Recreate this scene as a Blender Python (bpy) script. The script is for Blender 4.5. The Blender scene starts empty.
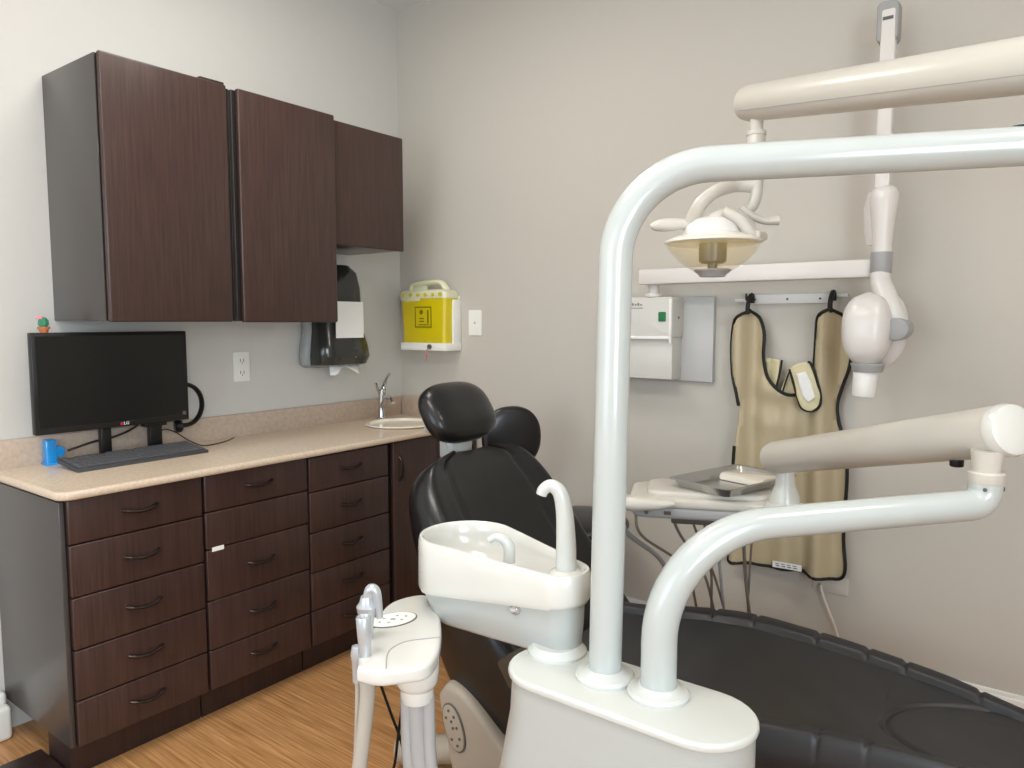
import bpy, bmesh, math, random
from mathutils import Vector, Matrix, Euler
random.seed(7)
S = bpy.context.scene
COL = S.collection
V = Vector
PI = math.pi

# ------------------------------------------------------------------ camera
FPX = 735.0
YAW = math.radians(36.86)
PITCH = math.atan(63 / 735)
CAM = V((2.7926, -2.749, 1.377))
F0 = V((-math.sin(YAW), math.cos(YAW), 0))
RT = V((math.cos(YAW), math.sin(YAW), 0))
FW = F0 * math.cos(PITCH) - V((0, 0, 1)) * math.sin(PITCH)
UP = RT.cross(FW)


def at(px, py, d):
    """point seen at a pixel of the photograph, d metres in front of the camera"""
    return CAM + (FW + (px - 512) / FPX * RT - (py - 384) / FPX * UP) * d


cd = bpy.data.cameras.new('camera')
cam = bpy.data.objects.new('camera', cd)
COL.objects.link(cam)
cam.location = CAM
cam.rotation_euler = Matrix((RT, UP, -FW)).transposed().to_euler()
cd.sensor_width = 36.0
cd.lens = FPX * 36.0 / 1024.0
cd.clip_start = 0.02
S.camera = cam


# ------------------------------------------------------------------ materials
def srgb(r, g, b):
    def c(v):
        v /= 255.0
        return v / 12.92 if v <= 0.04045 else ((v + 0.055) / 1.055) ** 2.4
    return (c(r), c(g), c(b), 1)


def mat(name, col, rough=0.5, metal=0.0, coat=0.0, noise=0.0, nscale=20.0, bump=0.0, bscale=80.0, spec=0.5,
        trans=0.0, alpha=1.0, emit=None, estr=0.0, stretch=(1, 1, 1), ior=1.45):
    m = bpy.data.materials.new(name)
    m.use_nodes = True
    nt = m.node_tree
    b = nt.nodes['Principled BSDF']
    b.inputs['Base Color'].default_value = col
    b.inputs['Roughness'].default_value = rough
    b.inputs['Metallic'].default_value = metal
    b.inputs['Coat Weight'].default_value = coat
    b.inputs['Coat Roughness'].default_value = 0.08
    b.inputs['Specular IOR Level'].default_value = spec
    b.inputs['Transmission Weight'].default_value = trans
    b.inputs['Alpha'].default_value = alpha
    b.inputs['IOR'].default_value = ior
    if emit:
        b.inputs['Emission Color'].default_value = emit
        b.inputs['Emission Strength'].default_value = estr
    tc = nt.nodes.new('ShaderNodeTexCoord')
    mp = nt.nodes.new('ShaderNodeMapping')
    mp.inputs['Scale'].default_value = stretch
    nt.links.new(tc.outputs['Object'], mp.inputs['Vector'])
    if noise or True:
        n = nt.nodes.new('ShaderNodeTexNoise')
        n.inputs['Scale'].default_value = nscale
        n.inputs['Detail'].default_value = 3
        nt.links.new(mp.outputs['Vector'], n.inputs['Vector'])
        r = nt.nodes.new('ShaderNodeMixRGB')
        a = max(noise, 0.015)
        r.inputs['Color1'].default_value = tuple(c * (1 - a) for c in col[:3]) + (1,)
        r.inputs['Color2'].default_value = tuple(min(1, c * (1 + a)) for c in col[:3]) + (1,)
        nt.links.new(n.outputs['Fac'], r.inputs['Fac'])
        nt.links.new(r.outputs['Color'], b.inputs['Base Color'])
    if bump:
        n2 = nt.nodes.new('ShaderNodeTexNoise')
        n2.inputs['Scale'].default_value = bscale
        n2.inputs['Detail'].default_value = 4
        nt.links.new(mp.outputs['Vector'], n2.inputs['Vector'])
        bp = nt.nodes.new('ShaderNodeBump')
        bp.inputs['Strength'].default_value = bump
        bp.inputs['Distance'].default_value = 0.002
        nt.links.new(n2.outputs['Fac'], bp.inputs['Height'])
        nt.links.new(bp.outputs['Normal'], b.inputs['Normal'])
    return m


def wood(name, dark, light, stretch, rough, scale=6.0, lo=0.35, hi=0.65, planks=False):
    m = bpy.data.materials.new(name)
    m.use_nodes = True
    nt = m.node_tree
    b = nt.nodes['Principled BSDF']
    b.inputs['Roughness'].default_value = rough
    tc = nt.nodes.new('ShaderNodeTexCoord')
    mp = nt.nodes.new('ShaderNodeMapping')
    mp.inputs['Scale'].default_value = stretch
    nt.links.new(tc.outputs['Object'], mp.inputs['Vector'])
    n = nt.nodes.new('ShaderNodeTexNoise')
    n.inputs['Scale'].default_value = scale
    n.inputs['Detail'].default_value = 6
    n.inputs['Roughness'].default_value = 0.65
    nt.links.new(mp.outputs['Vector'], n.inputs['Vector'])
    cr = nt.nodes.new('ShaderNodeValToRGB')
    cr.color_ramp.elements[0].position = lo
    cr.color_ramp.elements[0].color = dark
    cr.color_ramp.elements[1].position = hi
    cr.color_ramp.elements[1].color = light
    nt.links.new(n.outputs['Fac'], cr.inputs['Fac'])
    out = cr.outputs['Color']
    if planks:
        n3 = nt.nodes.new('ShaderNodeTexNoise')
        n3.inputs['Scale'].default_value = 2.2
        nt.links.new(mp.outputs['Vector'], n3.inputs['Vector'])
        mx = nt.nodes.new('ShaderNodeMixRGB')
        mx.blend_type = 'MULTIPLY'
        mx.inputs['Fac'].default_value = 0.5
        cr2 = nt.nodes.new('ShaderNodeValToRGB')
        cr2.color_ramp.elements[0].position = 0.35
        cr2.color_ramp.elements[0].color = (0.72, 0.66, 0.6, 1)
        cr2.color_ramp.elements[1].position = 0.6
        cr2.color_ramp.elements[1].color = (1, 1, 1, 1)
        nt.links.new(n3.outputs['Fac'], cr2.inputs['Fac'])
        nt.links.new(out, mx.inputs['Color1'])
        nt.links.new(cr2.outputs['Color'], mx.inputs['Color2'])
        out = mx.outputs['Color']
    nt.links.new(out, b.inputs['Base Color'])
    return m


M = {}
M['wall'] = mat('wall_paint', srgb(196, 191, 182), 0.7, bump=0.05, bscale=300)
M['wall_lit'] = mat('wall_paint_lit', srgb(207, 205, 200), 0.7, bump=0.05, bscale=300)  # wall paint made paler and cooler, standing in for the left wall's brighter light
M['ceil'] = mat('ceiling_paint', srgb(226, 226, 224), 0.85)
M['trim'] = mat('trim_white', srgb(235, 234, 230), 0.4)
M['floor'] = wood('floor_bamboo', srgb(158, 108, 62), srgb(216, 166, 112), (0.7, 24.0, 1.0), 0.42, 6.0, 0.34, 0.68, True)
M['wood'] = wood('espresso_veneer', srgb(50, 34, 30), srgb(76, 54, 49), (22.0, 22.0, 0.9), 0.34, 5.0, 0.3, 0.75)
M['wood_dark'] = wood('espresso_dark', srgb(40, 27, 25), srgb(56, 38, 35), (22.0, 22.0, 0.9), 0.4, 5.0)
M['side'] = mat('cabinet_side', srgb(66, 62, 60), 0.34, coat=0.25, noise=0.04, nscale=5, stretch=(22, 22, .9))
M['gap'] = mat('cabinet_gap_shade', srgb(18, 13, 12), 0.7)  # near-black: shade in the gaps between fronts put into the colour
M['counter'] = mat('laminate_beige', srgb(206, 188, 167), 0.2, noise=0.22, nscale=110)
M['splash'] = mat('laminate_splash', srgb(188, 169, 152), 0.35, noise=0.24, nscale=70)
M['handle'] = mat('handle_dark', srgb(62, 54, 52), 0.3, metal=0.85)
M['white'] = mat('dental_white', srgb(204, 206, 201), 0.25, coat=0.35)
M['post'] = mat('post_white', srgb(186, 191, 188), 0.24, coat=0.5)
M['cream'] = mat('arm_cream', srgb(202, 197, 187), 0.32, coat=0.2)
M['cuspwhite'] = mat('cuspidor_white', srgb(216, 215, 209), 0.16, coat=0.6)
M['bluewhite'] = mat('body_grey_white', srgb(180, 183, 180), 0.3, coat=0.2)
M['grey'] = mat('plastic_grey', srgb(166, 168, 166), 0.4)
M['dgrey'] = mat('plastic_dark_grey', srgb(90, 90, 88), 0.45)
M['taupe'] = mat('chair_taupe', srgb(168, 158, 144), 0.4)
M['taupe_dark'] = mat('armrest_taupe', srgb(88, 79, 68), 0.5)
M['leather'] = mat('black_leather', srgb(24, 24, 25), 0.3, coat=0.12, bump=0.12, bscale=260, noise=0.12)
M['seatvinyl'] = mat('black_vinyl', srgb(42, 41, 42), 0.42, bump=0.25, bscale=9, noise=0.10, nscale=8)
M['chrome'] = mat('chrome', srgb(205, 206, 208), 0.14, metal=1)
M['satin'] = mat('satin_metal', srgb(188, 192, 196), 0.32, metal=0.45, coat=0.4)
M['steel'] = mat('brushed_steel', srgb(190, 190, 188), 0.25, metal=0.95, noise=0.05, nscale=30)
M['hose'] = mat('hose_grey', srgb(176, 170, 160), 0.35, coat=0.2)
M['tubegrey'] = mat('tube_grey', srgb(168, 168, 168), 0.25, coat=0.5)
M['hose_dark'] = mat('hose_dark', srgb(122, 114, 102), 0.45)
M['black'] = mat('black_plastic', srgb(20, 20, 20), 0.35)
M['screen'] = mat('screen_black', srgb(26, 26, 25), 0.28)
M['key'] = mat('key_grey', srgb(88, 89, 92), 0.5)
M['kbody'] = mat('keyboard_body', srgb(66, 67, 70), 0.5)
M['paper'] = mat('paper_white', srgb(238, 238, 236), 0.8)
M['pouch'] = mat('pouch_film', srgb(226, 220, 208), 0.2, coat=0.5, bump=1.0, bscale=40)
M['ink'] = mat('ink_grey', srgb(120, 122, 124), 0.8)
M['disp'] = mat('dispenser_smoke', srgb(40, 43, 40), 0.2, coat=0.4)
M['dispback'] = mat('dispenser_grey', srgb(150, 154, 154), 0.4)
M['yellow'] = mat('sharps_yellow', srgb(214, 194, 10), 0.3, coat=0.3, noise=0.05, nscale=12)
M['lid'] = mat('sharps_lid', srgb(222, 222, 190), 0.35, coat=0.2)
M['olive'] = mat('sharps_ink', srgb(120, 108, 20), 0.5)
M['red'] = mat('tag_red', srgb(190, 120, 110), 0.5)
M['brandred'] = mat('brand_red', srgb(178, 40, 70), 0.4)
M['apron'] = mat('apron_khaki', srgb(184, 170, 140), 0.42, noise=0.05, nscale=8, bump=0.15, bscale=30)
M['apronin'] = mat('apron_cream', srgb(208, 198, 160), 0.45, noise=0.12, nscale=40)
M['bind'] = mat('binding_black', srgb(22, 21, 20), 0.6)
M['xray'] = mat('xray_white', srgb(222, 218, 214), 0.3, coat=0.2)
M['xgrey'] = mat('xray_grey', srgb(160, 160, 160), 0.4)
M['box'] = mat('control_box_grey', srgb(206, 204, 198), 0.4)
M['boxdark'] = mat('control_box_plate', srgb(190, 190, 188), 0.4)
M['green'] = mat('rocker_green', srgb(10, 74, 36), 0.3, emit=srgb(30, 160, 90), estr=0.25)
M['blue'] = mat('blue_plastic', srgb(40, 165, 245), 0.12, trans=0.2, coat=0.4)
M['terracotta'] = mat('terracotta', srgb(188, 112, 76), 0.8, noise=0.1)
M['cactus'] = mat('cactus_green', srgb(60, 130, 100), 0.7, noise=0.2, nscale=80)
M['pink'] = mat('flower_pink', srgb(240, 150, 160), 0.7)
M['outlet'] = mat('outlet_white', srgb(238, 238, 232), 0.35)
M['plate'] = mat('wall_plate_beige', srgb(204, 198, 190), 0.5)
M['sink'] = mat('sink_cream', srgb(236, 228, 212), 0.2, coat=0.4)
M['amber'] = mat('amber_shield', srgb(255, 226, 150), 0.06, alpha=0.28, coat=0.3)
M['bulb'] = mat('bulb_housing', srgb(78, 80, 82), 0.3, metal=0.5)
M['reflector'] = mat('lamp_reflector', srgb(226, 222, 212), 0.2, coat=0.4)
M['cableW'] = mat('cable_white', srgb(220, 216, 206), 0.5)


# ------------------------------------------------------------------ objects
def put(o, label=None, cat=None, group=None, kind=None):
    if label: o['label'] = label
    if cat: o['category'] = cat
    if group: o['group'] = group
    if kind: o['kind'] = kind
    return o


def thing(name, loc, label, cat, group=None):
    o = bpy.data.objects.new(name, None)
    o.empty_display_size = 0.05
    COL.objects.link(o)
    o.location = V(loc)
    o['_w'] = list(loc)
    return put(o, label, cat, group)


def obj(name, bm, m, parent=None, loc=None, smooth=35, solid=0.0, sub=0):
    """link a bmesh modelled in world space as one mesh object"""
    bmesh.ops.recalc_face_normals(bm, faces=bm.faces)
    if parent is not None:
        w = V(parent['_w'])
    elif loc is not None:
        w = V(loc)
    else:
        xs = [v.co for v in bm.verts]
        w = V(((min(c.x for c in xs) + max(c.x for c in xs)) / 2, (min(c.y for c in xs) + max(c.y for c in xs)) / 2,
               min(c.z for c in xs)))
    bmesh.ops.translate(bm, verts=bm.verts, vec=-w)
    me = bpy.data.meshes.new(name)
    bm.to_mesh(me)
    bm.free()
    me.shade_smooth()
    if smooth is not None:
        me.set_sharp_from_angle(angle=math.radians(smooth))
    me.materials.append(M[m] if isinstance(m, str) else m)
    o = bpy.data.objects.new(name, me)
    COL.objects.link(o)
    if parent is not None:
        o.parent = parent
    else:
        o.location = w
    o['_w'] = list(w)
    if sub:
        md = o.modifiers.new('sub', 'SUBSURF')
        md.levels = sub
        md.render_levels = sub
    if solid:
        md = o.modifiers.new('solid', 'SOLIDIFY')
        md.thickness = solid
        md.offset = 0
    return o


def join(*bms):
    a = bms[0]
    for b in bms[1:]:
        me = bpy.data.meshes.new('tmp')
        b.to_mesh(me)
        b.free()
        a.from_mesh(me)
        bpy.data.meshes.remove(me)
    return a


def xf(bm, mtx):
    bmesh.ops.transform(bm, matrix=mtx, verts=bm.verts)
    return bm


def box(x0, x1, y0, y1, z0, z1, bev=0.0, seg=2):
    bm = bmesh.new()
    bmesh.ops.create_cube(bm, size=1)
    for v in bm.verts:
        v.co = V((x0 + (v.co.x + .5) * (x1 - x0), y0 + (v.co.y + .5) * (y1 - y0), z0 + (v.co.z + .5) * (z1 - z0)))
    if bev:
        bmesh.ops.bevel(bm, geom=list(bm.edges), offset=bev, segments=seg, profile=0.5, affect='EDGES')
    return bm


def axis_matrix(p, d):
    return Matrix.Translation(V(p)) @ V(d).normalized().to_track_quat('Z', 'Y').to_matrix().to_4x4()


def lathe(prof, p=(0, 0, 0), d=(0, 0, 1), n=40, sx=1.0, sy=1.0, cap=True):
    """profile of (radius, height) turned about d through p"""
    bm = bmesh.new()
    rings = []
    for r, h in prof:
        if r < 1e-5:
            rings.append([bm.verts.new((0, 0, h))])
        else:
            rings.append([bm.verts.new((r * math.cos(2 * PI * k / n) * sx, r * math.sin(2 * PI * k / n) * sy, h)) for k in range(n)])
    for a, b in zip(rings, rings[1:]):
        if len(a) == 1 and len(b) == 1: continue
        for k in range(n):
            k2 = (k + 1) % n
            if len(a) == 1: bm.faces.new((a[0], b[k], b[k2]))
            elif len(b) == 1: bm.faces.new((a[k], b[0], a[k2]))
            else: bm.faces.new((a[k], b[k], b[k2], a[k2]))
    if len(rings[0]) > 1 and cap: bm.faces.new(rings[0])
    if len(rings[-1]) > 1 and cap: bm.faces.new(rings[-1])
    return xf(bm, axis_matrix(p, d))


def cyl(p0, p1, r0, r1=None, n=32, bev=0.0):
    p0, p1 = V(p0), V(p1)
    r1 = r0 if r1 is None else r1
    L = (p1 - p0).length
    if bev:
        prof = [(0, 0), (r0 - bev, 0), (r0 - bev * .3, bev * .3), (r0, bev), (r1, L - bev), (r1 - bev * .3, L - bev * .3), (r1 - bev, L), (0, L)]
    else:
        prof = [(0, 0), (r0, 0), (r1, L), (0, L)]
    return lathe(prof, p0, p1 - p0, n)


def loft(rings, caps=True, closed=True):
    bm = bmesh.new()
    vs = [[bm.verts.new(c) for c in r] for r in rings]
    n = len(vs[0])
    for a, b in zip(vs, vs[1:]):
        for k in range(n if closed else n - 1):
            k2 = (k + 1) % n
            bm.faces.new((a[k], b[k], b[k2], a[k2]))
    if caps:
        bm.faces.new(vs[0])
        bm.faces.new(vs[-1])
    return bm


def spline(pts, n=12):
    pts = [V(p) for p in pts]
    out = []
    P = [pts[0] * 2 - pts[1]] + pts + [pts[-1] * 2 - pts[-2]]
    for i in range(1, len(P) - 2):
        for k in range(n):
            t = k / n
            a, b, c, d = P[i - 1], P[i], P[i + 1], P[i + 2]
            out.append(0.5 * ((2 * b) + (c - a) * t + (2 * a - 5 * b + 4 * c - d) * t * t + (3 * b - a - 3 * c + d) * t ** 3))
    out.append(pts[-1])
    return out


def tube(pts, r, n=16, smooth=True, sub=10, flat=1.0, up=None):
    """round (or flattened) tube along a path; r a number or one radius per point"""
    pts = [V(p) for p in pts]
    rs = list(r) if isinstance(r, (list, tuple)) else [r] * len(pts)
    if smooth and len(pts) > 2:
        rr = [x.x for x in spline([V((q, 0, 0)) for q in rs], sub)]
        pts = spline(pts, sub)
        rs = rr
    rings = []
    t0 = (pts[1] - pts[0]).normalized()
    u = V(up) if up is not None else (V((0, 0, 1)) if abs(t0.z) < .9 else V((1, 0, 0)))
    u = (u - t0 * u.dot(t0)).normalized()
    for i, p in enumerate(pts):
        t = (pts[min(i + 1, len(pts) - 1)] - pts[max(i - 1, 0)]).normalized()
        u = (u - t * u.dot(t)).normalized()
        w = t.cross(u)
        rings.append([p + (u * math.cos(2 * PI * k / n) + w * math.sin(2 * PI * k / n) * flat) * rs[i] for k in range(n)])
    return loft(rings)


def bend(p0, corner, p1, rad, n=14):
    """straight - quarter bend - straight path"""
    p0, c, p1 = V(p0), V(corner), V(p1)
    d0, d1 = (p0 - c).normalized(), (p1 - c).normalized()
    half = math.acos(max(-1, min(1, d0.dot(d1)))) / 2
    t = rad / math.tan(half)
    a, b = c + d0 * t, c + d1 * t
    o = c + (d0 + d1).normalized() * (rad / math.sin(half))
    va, vb = a - o, b - o
    ang = va.angle(vb)
    ax = va.cross(vb).normalized()
    return [p0] + [o + Matrix.Rotation(ang * k / n, 3, ax) @ va for k in range(n + 1)] + [p1]


def prism(out, z0, z1, bev=0.0, seg=3, mtx=None):
    """outline [(x, y)] raised from z0 to z1"""
    bm = bmesh.new()
    a = [bm.verts.new((x, y, z0)) for x, y in out]
    b = [bm.verts.new((x, y, z1)) for x, y in out]
    n = len(out)
    bm.faces.new(a)
    bm.faces.new(b)
    for k in range(n):
        bm.faces.new((a[k], a[(k + 1) % n], b[(k + 1) % n], b[k]))
    bmesh.ops.recalc_face_normals(bm, faces=bm.faces)
    if bev:
        es = [e for e in bm.edges if abs(e.verts[0].co.z - e.verts[1].co.z) < 1e-6]
        bmesh.ops.bevel(bm, geom=es, offset=bev, segments=seg, profile=0.5, affect='EDGES')
    if mtx: xf(bm, mtx)
    return bm


def rrect(x0, x1, y0, y1, r, n=6):
    o = []
    for cx, cy, a0 in ((x1 - r, y1 - r, 0), (x0 + r, y1 - r, 90), (x0 + r, y0 + r, 180), (x1 - r, y0 + r, 270)):
        for k in range(n + 1):
            a = math.radians(a0 + 90 * k / n)
            o.append((cx + r * math.cos(a), cy + r * math.sin(a)))
    return o


def ell(cx, cy, rx, ry, n=40, p=2.0):
    o = []
    for k in range(n):
        a = 2 * PI * k / n
        c, s = math.cos(a), math.sin(a)
        o.append((cx + rx * math.copysign(abs(c) ** (2 / p), c), cy + ry * math.copysign(abs(s) ** (2 / p), s)))
    return o


# frames: outline x,y -> world.  XZ: outline in the x-z plane facing -y;  YZ: outline in y-z plane facing +x
def XZ(y=0.0): return Matrix(((1, 0, 0, 0), (0, 0, -1, y), (0, 1, 0, 0), (0, 0, 0, 1)))      # prism z -> -y
def YZ(x=0.0): return Matrix(((0, 0, 1, x), (1, 0, 0, 0), (0, 1, 0, 0), (0, 0, 0, 1)))       # prism z -> +x


def text(name, s, size, mtx, m, parent, ext=0.0006):
    cu = bpy.data.curves.new(name, 'FONT')
    cu.body = s
    cu.size = size
    cu.extrude = ext
    cu.align_x = 'CENTER'
    cu.align_y = 'CENTER'
    to = bpy.data.objects.new('tmp_text', cu)
    COL.objects.link(to)
    bpy.context.view_layer.update()
    me = bpy.data.meshes.new_from_object(to.evaluated_get(bpy.context.evaluated_depsgraph_get()))
    bpy.data.objects.remove(to)
    bm = bmesh.new()
    bm.from_mesh(me)
    xf(bm, mtx)
    return obj(name, bm, m, parent, smooth=None)


def TXZ(x, y, z):   # text facing -y
    return Matrix(((1, 0, 0, x), (0, 0, -1, y), (0, 1, 0, z), (0, 0, 0, 1)))


def TYZ(x, y, z):   # text facing +x, reading towards +y
    return Matrix(((0, 0, 1, x), (1, 0, 0, y), (0, 1, 0, z), (0, 0, 0, 1)))


# ================================================================== the room
RX, RY, RZ = 4.3, -4.7, 2.94
put(obj('floor', box(-0.1, RX + .1, RY - .1, 0.1, -0.1, 0), 'floor', loc=(0, 0, 0)), kind='structure')
put(obj('ceiling', box(-0.1, RX + .1, RY - .1, 0.1, RZ, RZ + .1), 'ceil'), kind='structure')
put(obj('wall_left', box(-0.1, 0, RY, 0.0, 0, RZ), 'wall_lit'), kind='structure')
put(obj('wall_back', box(-0.1, RX + .1, 0, 0.1, 0, RZ), 'wall'), kind='structure')
VY0, VY1, VZ0, VZ1 = -4.45, -2.75, 0.8, 2.3
put(obj('wall_right', join(box(RX, RX + .1, RY, VY0, 0, RZ), box(RX, RX + .1, VY1, 0.0, 0, RZ),
                           box(RX, RX + .1, VY0, VY1, 0, VZ0), box(RX, RX + .1, VY0, VY1, VZ1, RZ)), 'wall'), kind='structure')
put(obj('window_2', join(box(RX + .02, RX + .08, VY0, VY1, VZ0, VZ0 + .05), box(RX + .02, RX + .08, VY0, VY1, VZ1 - .05, VZ1),
                         box(RX + .02, RX + .08, VY0, VY0 + .05, VZ0, VZ1), box(RX + .02, RX + .08, VY1 - .05, VY1, VZ0, VZ1)), 'trim'), kind='structure')
# front wall (behind the camera) with a window in it
WX0, WX1, WZ0, WZ1 = 0.45, 2.55, 0.75, 2.35
put(obj('wall_front', join(box(-0.1, WX0, RY - .1, RY, 0, RZ), box(WX1, RX + .1, RY - .1, RY, 0, RZ),
                           box(WX0, WX1, RY - .1, RY, 0, WZ0), box(WX0, WX1, RY - .1, RY, WZ1, RZ)), 'wall'), kind='structure')
fw = join(box(WX0, WX1, RY - .08, RY - .02, WZ0, WZ0 + .05), box(WX0, WX1, RY - .08, RY - .02, WZ1 - .05, WZ1),
          box(WX0, WX0 + .05, RY - .08, RY - .02, WZ0, WZ1), box(WX1 - .05, WX1, RY - .08, RY - .02, WZ0, WZ1),
          box((WX0 + WX1) / 2 - .025, (WX0 + WX1) / 2 + .025, RY - .08, RY - .02, WZ0, WZ1))
put(obj('window_1', fw, 'trim'), kind='structure')
put(obj('baseboard_back', join(box(0.62, RX, -0.016, 0, 0, 0.185, 0.003), box(0.62, RX, -0.011, 0, 0.18, 0.2, 0.004)), 'trim'), kind='structure')
put(obj('baseboard_left', join(box(0, 0.080, RY, -1.878, 0, 0.115, 0.015, 4), box(0, 0.045, RY, -1.878, 0.10, 0.15, 0.015, 4)), 'trim'), kind='structure')

# ceiling light panels
def ceiling_light(x, y, label, w=1.2, d=0.6):
    t = thing('ceiling_light', (x, y, RZ - 0.03), label, 'ceiling light', 'flat ceiling light panels')
    fr = join(box(x - w / 2, x + w / 2, y - d / 2, y - d / 2 + .03, RZ - .03, RZ - .001), box(x - w / 2, x + w / 2, y + d / 2 - .03, y + d / 2, RZ - .03, RZ - .001),
              box(x - w / 2, x - w / 2 + .03, y - d / 2, y + d / 2, RZ - .03, RZ - .001), box(x + w / 2 - .03, x + w / 2, y - d / 2, y + d / 2, RZ - .03, RZ - .001))
    obj('frame', fr, 'trim', t)
    obj('diffuser', box(x - w / 2 + .03, x + w / 2 - .03, y - d / 2 + .03, y + d / 2 - .03, RZ - .02, RZ - .012), LIGHTM, t)


LIGHTM = mat('panel_light', (1, 1, 1, 1), 0.5, emit=(1.0, 0.945, 0.87, 1), estr=15.0)
ceiling_light(1.0, -1.30, 'square edged light panel in the ceiling over the head of the chair', 0.6, 0.6)
ceiling_light(1.75, -2.6, 'long light panel in the ceiling between the window and the chair')
ceiling_light(3.6, -1.6, 'light panel in the ceiling by the right wall', 0.6, 0.6)

# ================================================================== base cabinets
FX = 0.52          # face of the drawer fronts


def pull_handle(name, y, z, parent, vertical=False, L=0.105):
    pts = []
    for k in range(9):
        a = k / 8
        off = math.sin(PI * a) ** 0.5 * 0.019 if 0 < a < 1 else 0
        q = (a - .5) * L
        if vertical: pts.append((FX - .002 + off, y, z + q))
        else: pts.append((FX - .002 + off, y + q, z - 0.009 * math.sin(PI * a)))
    bm = tube(pts, [.0062, .0054, .005, .005, .0054, .005, .005, .0054, .0062], 10, sub=4, flat=1.3)
    return obj(name, bm, 'handle', parent)


def drawer_cabinet(y0, y1, cuts, label, blank=(), handle_dy=0.0):
    t = thing('drawer_cabinet', (0.26, (y0 + y1) / 2, 0), label, 'cabinet', 'drawer cabinets under the worktop')
    obj('body', join(box(0.004, 0.498, y0 + .002, y1 - .002, 0.114, 0.852)), 'gap', t)
    obj('toe_kick', box(0.30, 0.455, y0 + .002, y1 - .002, 0.0, 0.112), 'wood_dark', t)
    for i in range(len(cuts) - 1):
        z1, z0 = cuts[i], cuts[i + 1]
        f = obj('drawer', box(0.499, FX, y0 + .004, y1 - .004, z0 + .002, z1 - .002, 0.004, 3), 'wood', t)
        if i not in blank:
            pull_handle('handle', (y0 + y1) / 2 + handle_dy, (z0 + z1) / 2 + 0.006, f)
    return t


c5 = [.862, .727, .569, .41, .256, .114]
a1 = drawer_cabinet(-1.858, -1.437, c5, 'dark brown cabinet of five drawers at the exposed left end of the worktop')
obj('side_panel', box(0.002, 0.505, -1.872, -1.8575, 0.114, 0.856, 0.002), 'side', a1)['label'] = 'smooth grey-brown end panel'
a2 = drawer_cabinet(-1.435, -1.010, [.862, .734, .606, .427, .254, .114], 'dark brown drawer cabinet with a blank panel and a small white sticker', blank=(1,))
obj('sticker', box(FX - .0005, FX + .001, -1.412, -1.368, 0.597, 0.612), 'paper', a2)['label'] = 'small white sticker'
a3 = drawer_cabinet(-1.008, -0.592, [.858, .722, .562, .405, .254, .114], 'dark brown cabinet of five drawers beside the sink cabinet door')
t = thing('sink_cabinet', (0.26, -0.29, 0), 'dark brown cabinet with tall doors under the round sink', 'cabinet')
obj('body', box(0.004, 0.498, -0.588, -0.004, 0.114, 0.852), 'gap', t)
obj('toe_kick', box(0.30, 0.455, -0.588, -0.004, 0.0, 0.112), 'wood_dark', t)
for k, (y0, y1) in enumerate(((-.565, -.288), (-.284, -.008))):
    dd = obj('door', box(0.499, FX, y0, y1, 0.116, 0.858, 0.004, 3), 'wood', t)
    pull_handle('handle', y0 + 0.04 if k == 0 else y1 - .04, 0.74, dd, True)
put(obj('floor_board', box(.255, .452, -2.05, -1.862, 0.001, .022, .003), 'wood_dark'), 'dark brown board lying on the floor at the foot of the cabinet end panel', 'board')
# ================================================================== worktop
cw = []
out = [(0.002, -1.885), (0.50, -1.885)] + [(0.50 + .045 * math.sin(a), -1.84 - .045 * math.cos(a)) for a in (0.3, .6, .9, 1.2)] + [(0.545, -1.84), (0.545, -0.001), (0.002, -0.001)]
# opening for the round sink
SC, SR = V((0.30, -0.30)), 0.155
bm = bmesh.new()
n = 48
hole = [bm.verts.new((SC.x + SR * math.cos(2 * PI * k / n), SC.y + SR * math.sin(2 * PI * k / n), 0.889)) for k in range(n)]
outv = [bm.verts.new((x, y, 0.889)) for x, y in out]
es = [bm.edges.new((hole[k], hole[(k + 1) % n])) for k in range(n)] + [bm.edges.new((outv[k], outv[(k + 1) % len(outv)])) for k in range(len(outv))]
bmesh.ops.triangle_fill(bm, edges=es, use_beauty=True)
r = bmesh.ops.extrude_face_region(bm, geom=list(bm.faces))
bmesh.ops.translate(bm, verts=[v for v in r['geom'] if isinstance(v, bmesh.types.BMVert)], vec=(0, 0, -0.026))
bmesh.ops.recalc_face_normals(bm, faces=bm.faces)
edge = []
for e in bm.edges:
    a, b = e.verts
    if abs(a.co.z - b.co.z) < 1e-5 and len(e.link_faces) == 2 and abs(e.link_faces[0].normal.z) + abs(e.link_faces[1].normal.z) < 1.1 \
            and abs(e.link_faces[0].normal.z) + abs(e.link_faces[1].normal.z) > .9 and max(a.co.x, b.co.x) > 0.01 and \
            not ((a.co.xy - SC).length < SR + .005 and (b.co.xy - SC).length < SR + .005):
        edge.append(e)
bmesh.ops.bevel(bm, geom=edge, offset=0.011, segments=4, profile=0.5, affect='EDGES')
wt = thing('worktop', (0.27, -0.94, 0.855), 'long speckled beige worktop with a rounded front edge over the drawer cabinets', 'worktop')
obj('top', bm, 'counter', wt)
obj('backsplash', join(box(0.001, 0.019, -1.885, -0.020, 0.886, 0.985, 0.003), box(0.019, 0.545, -0.019, -0.001, 0.886, 0.985, 0.003)), 'splash', wt)

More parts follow.
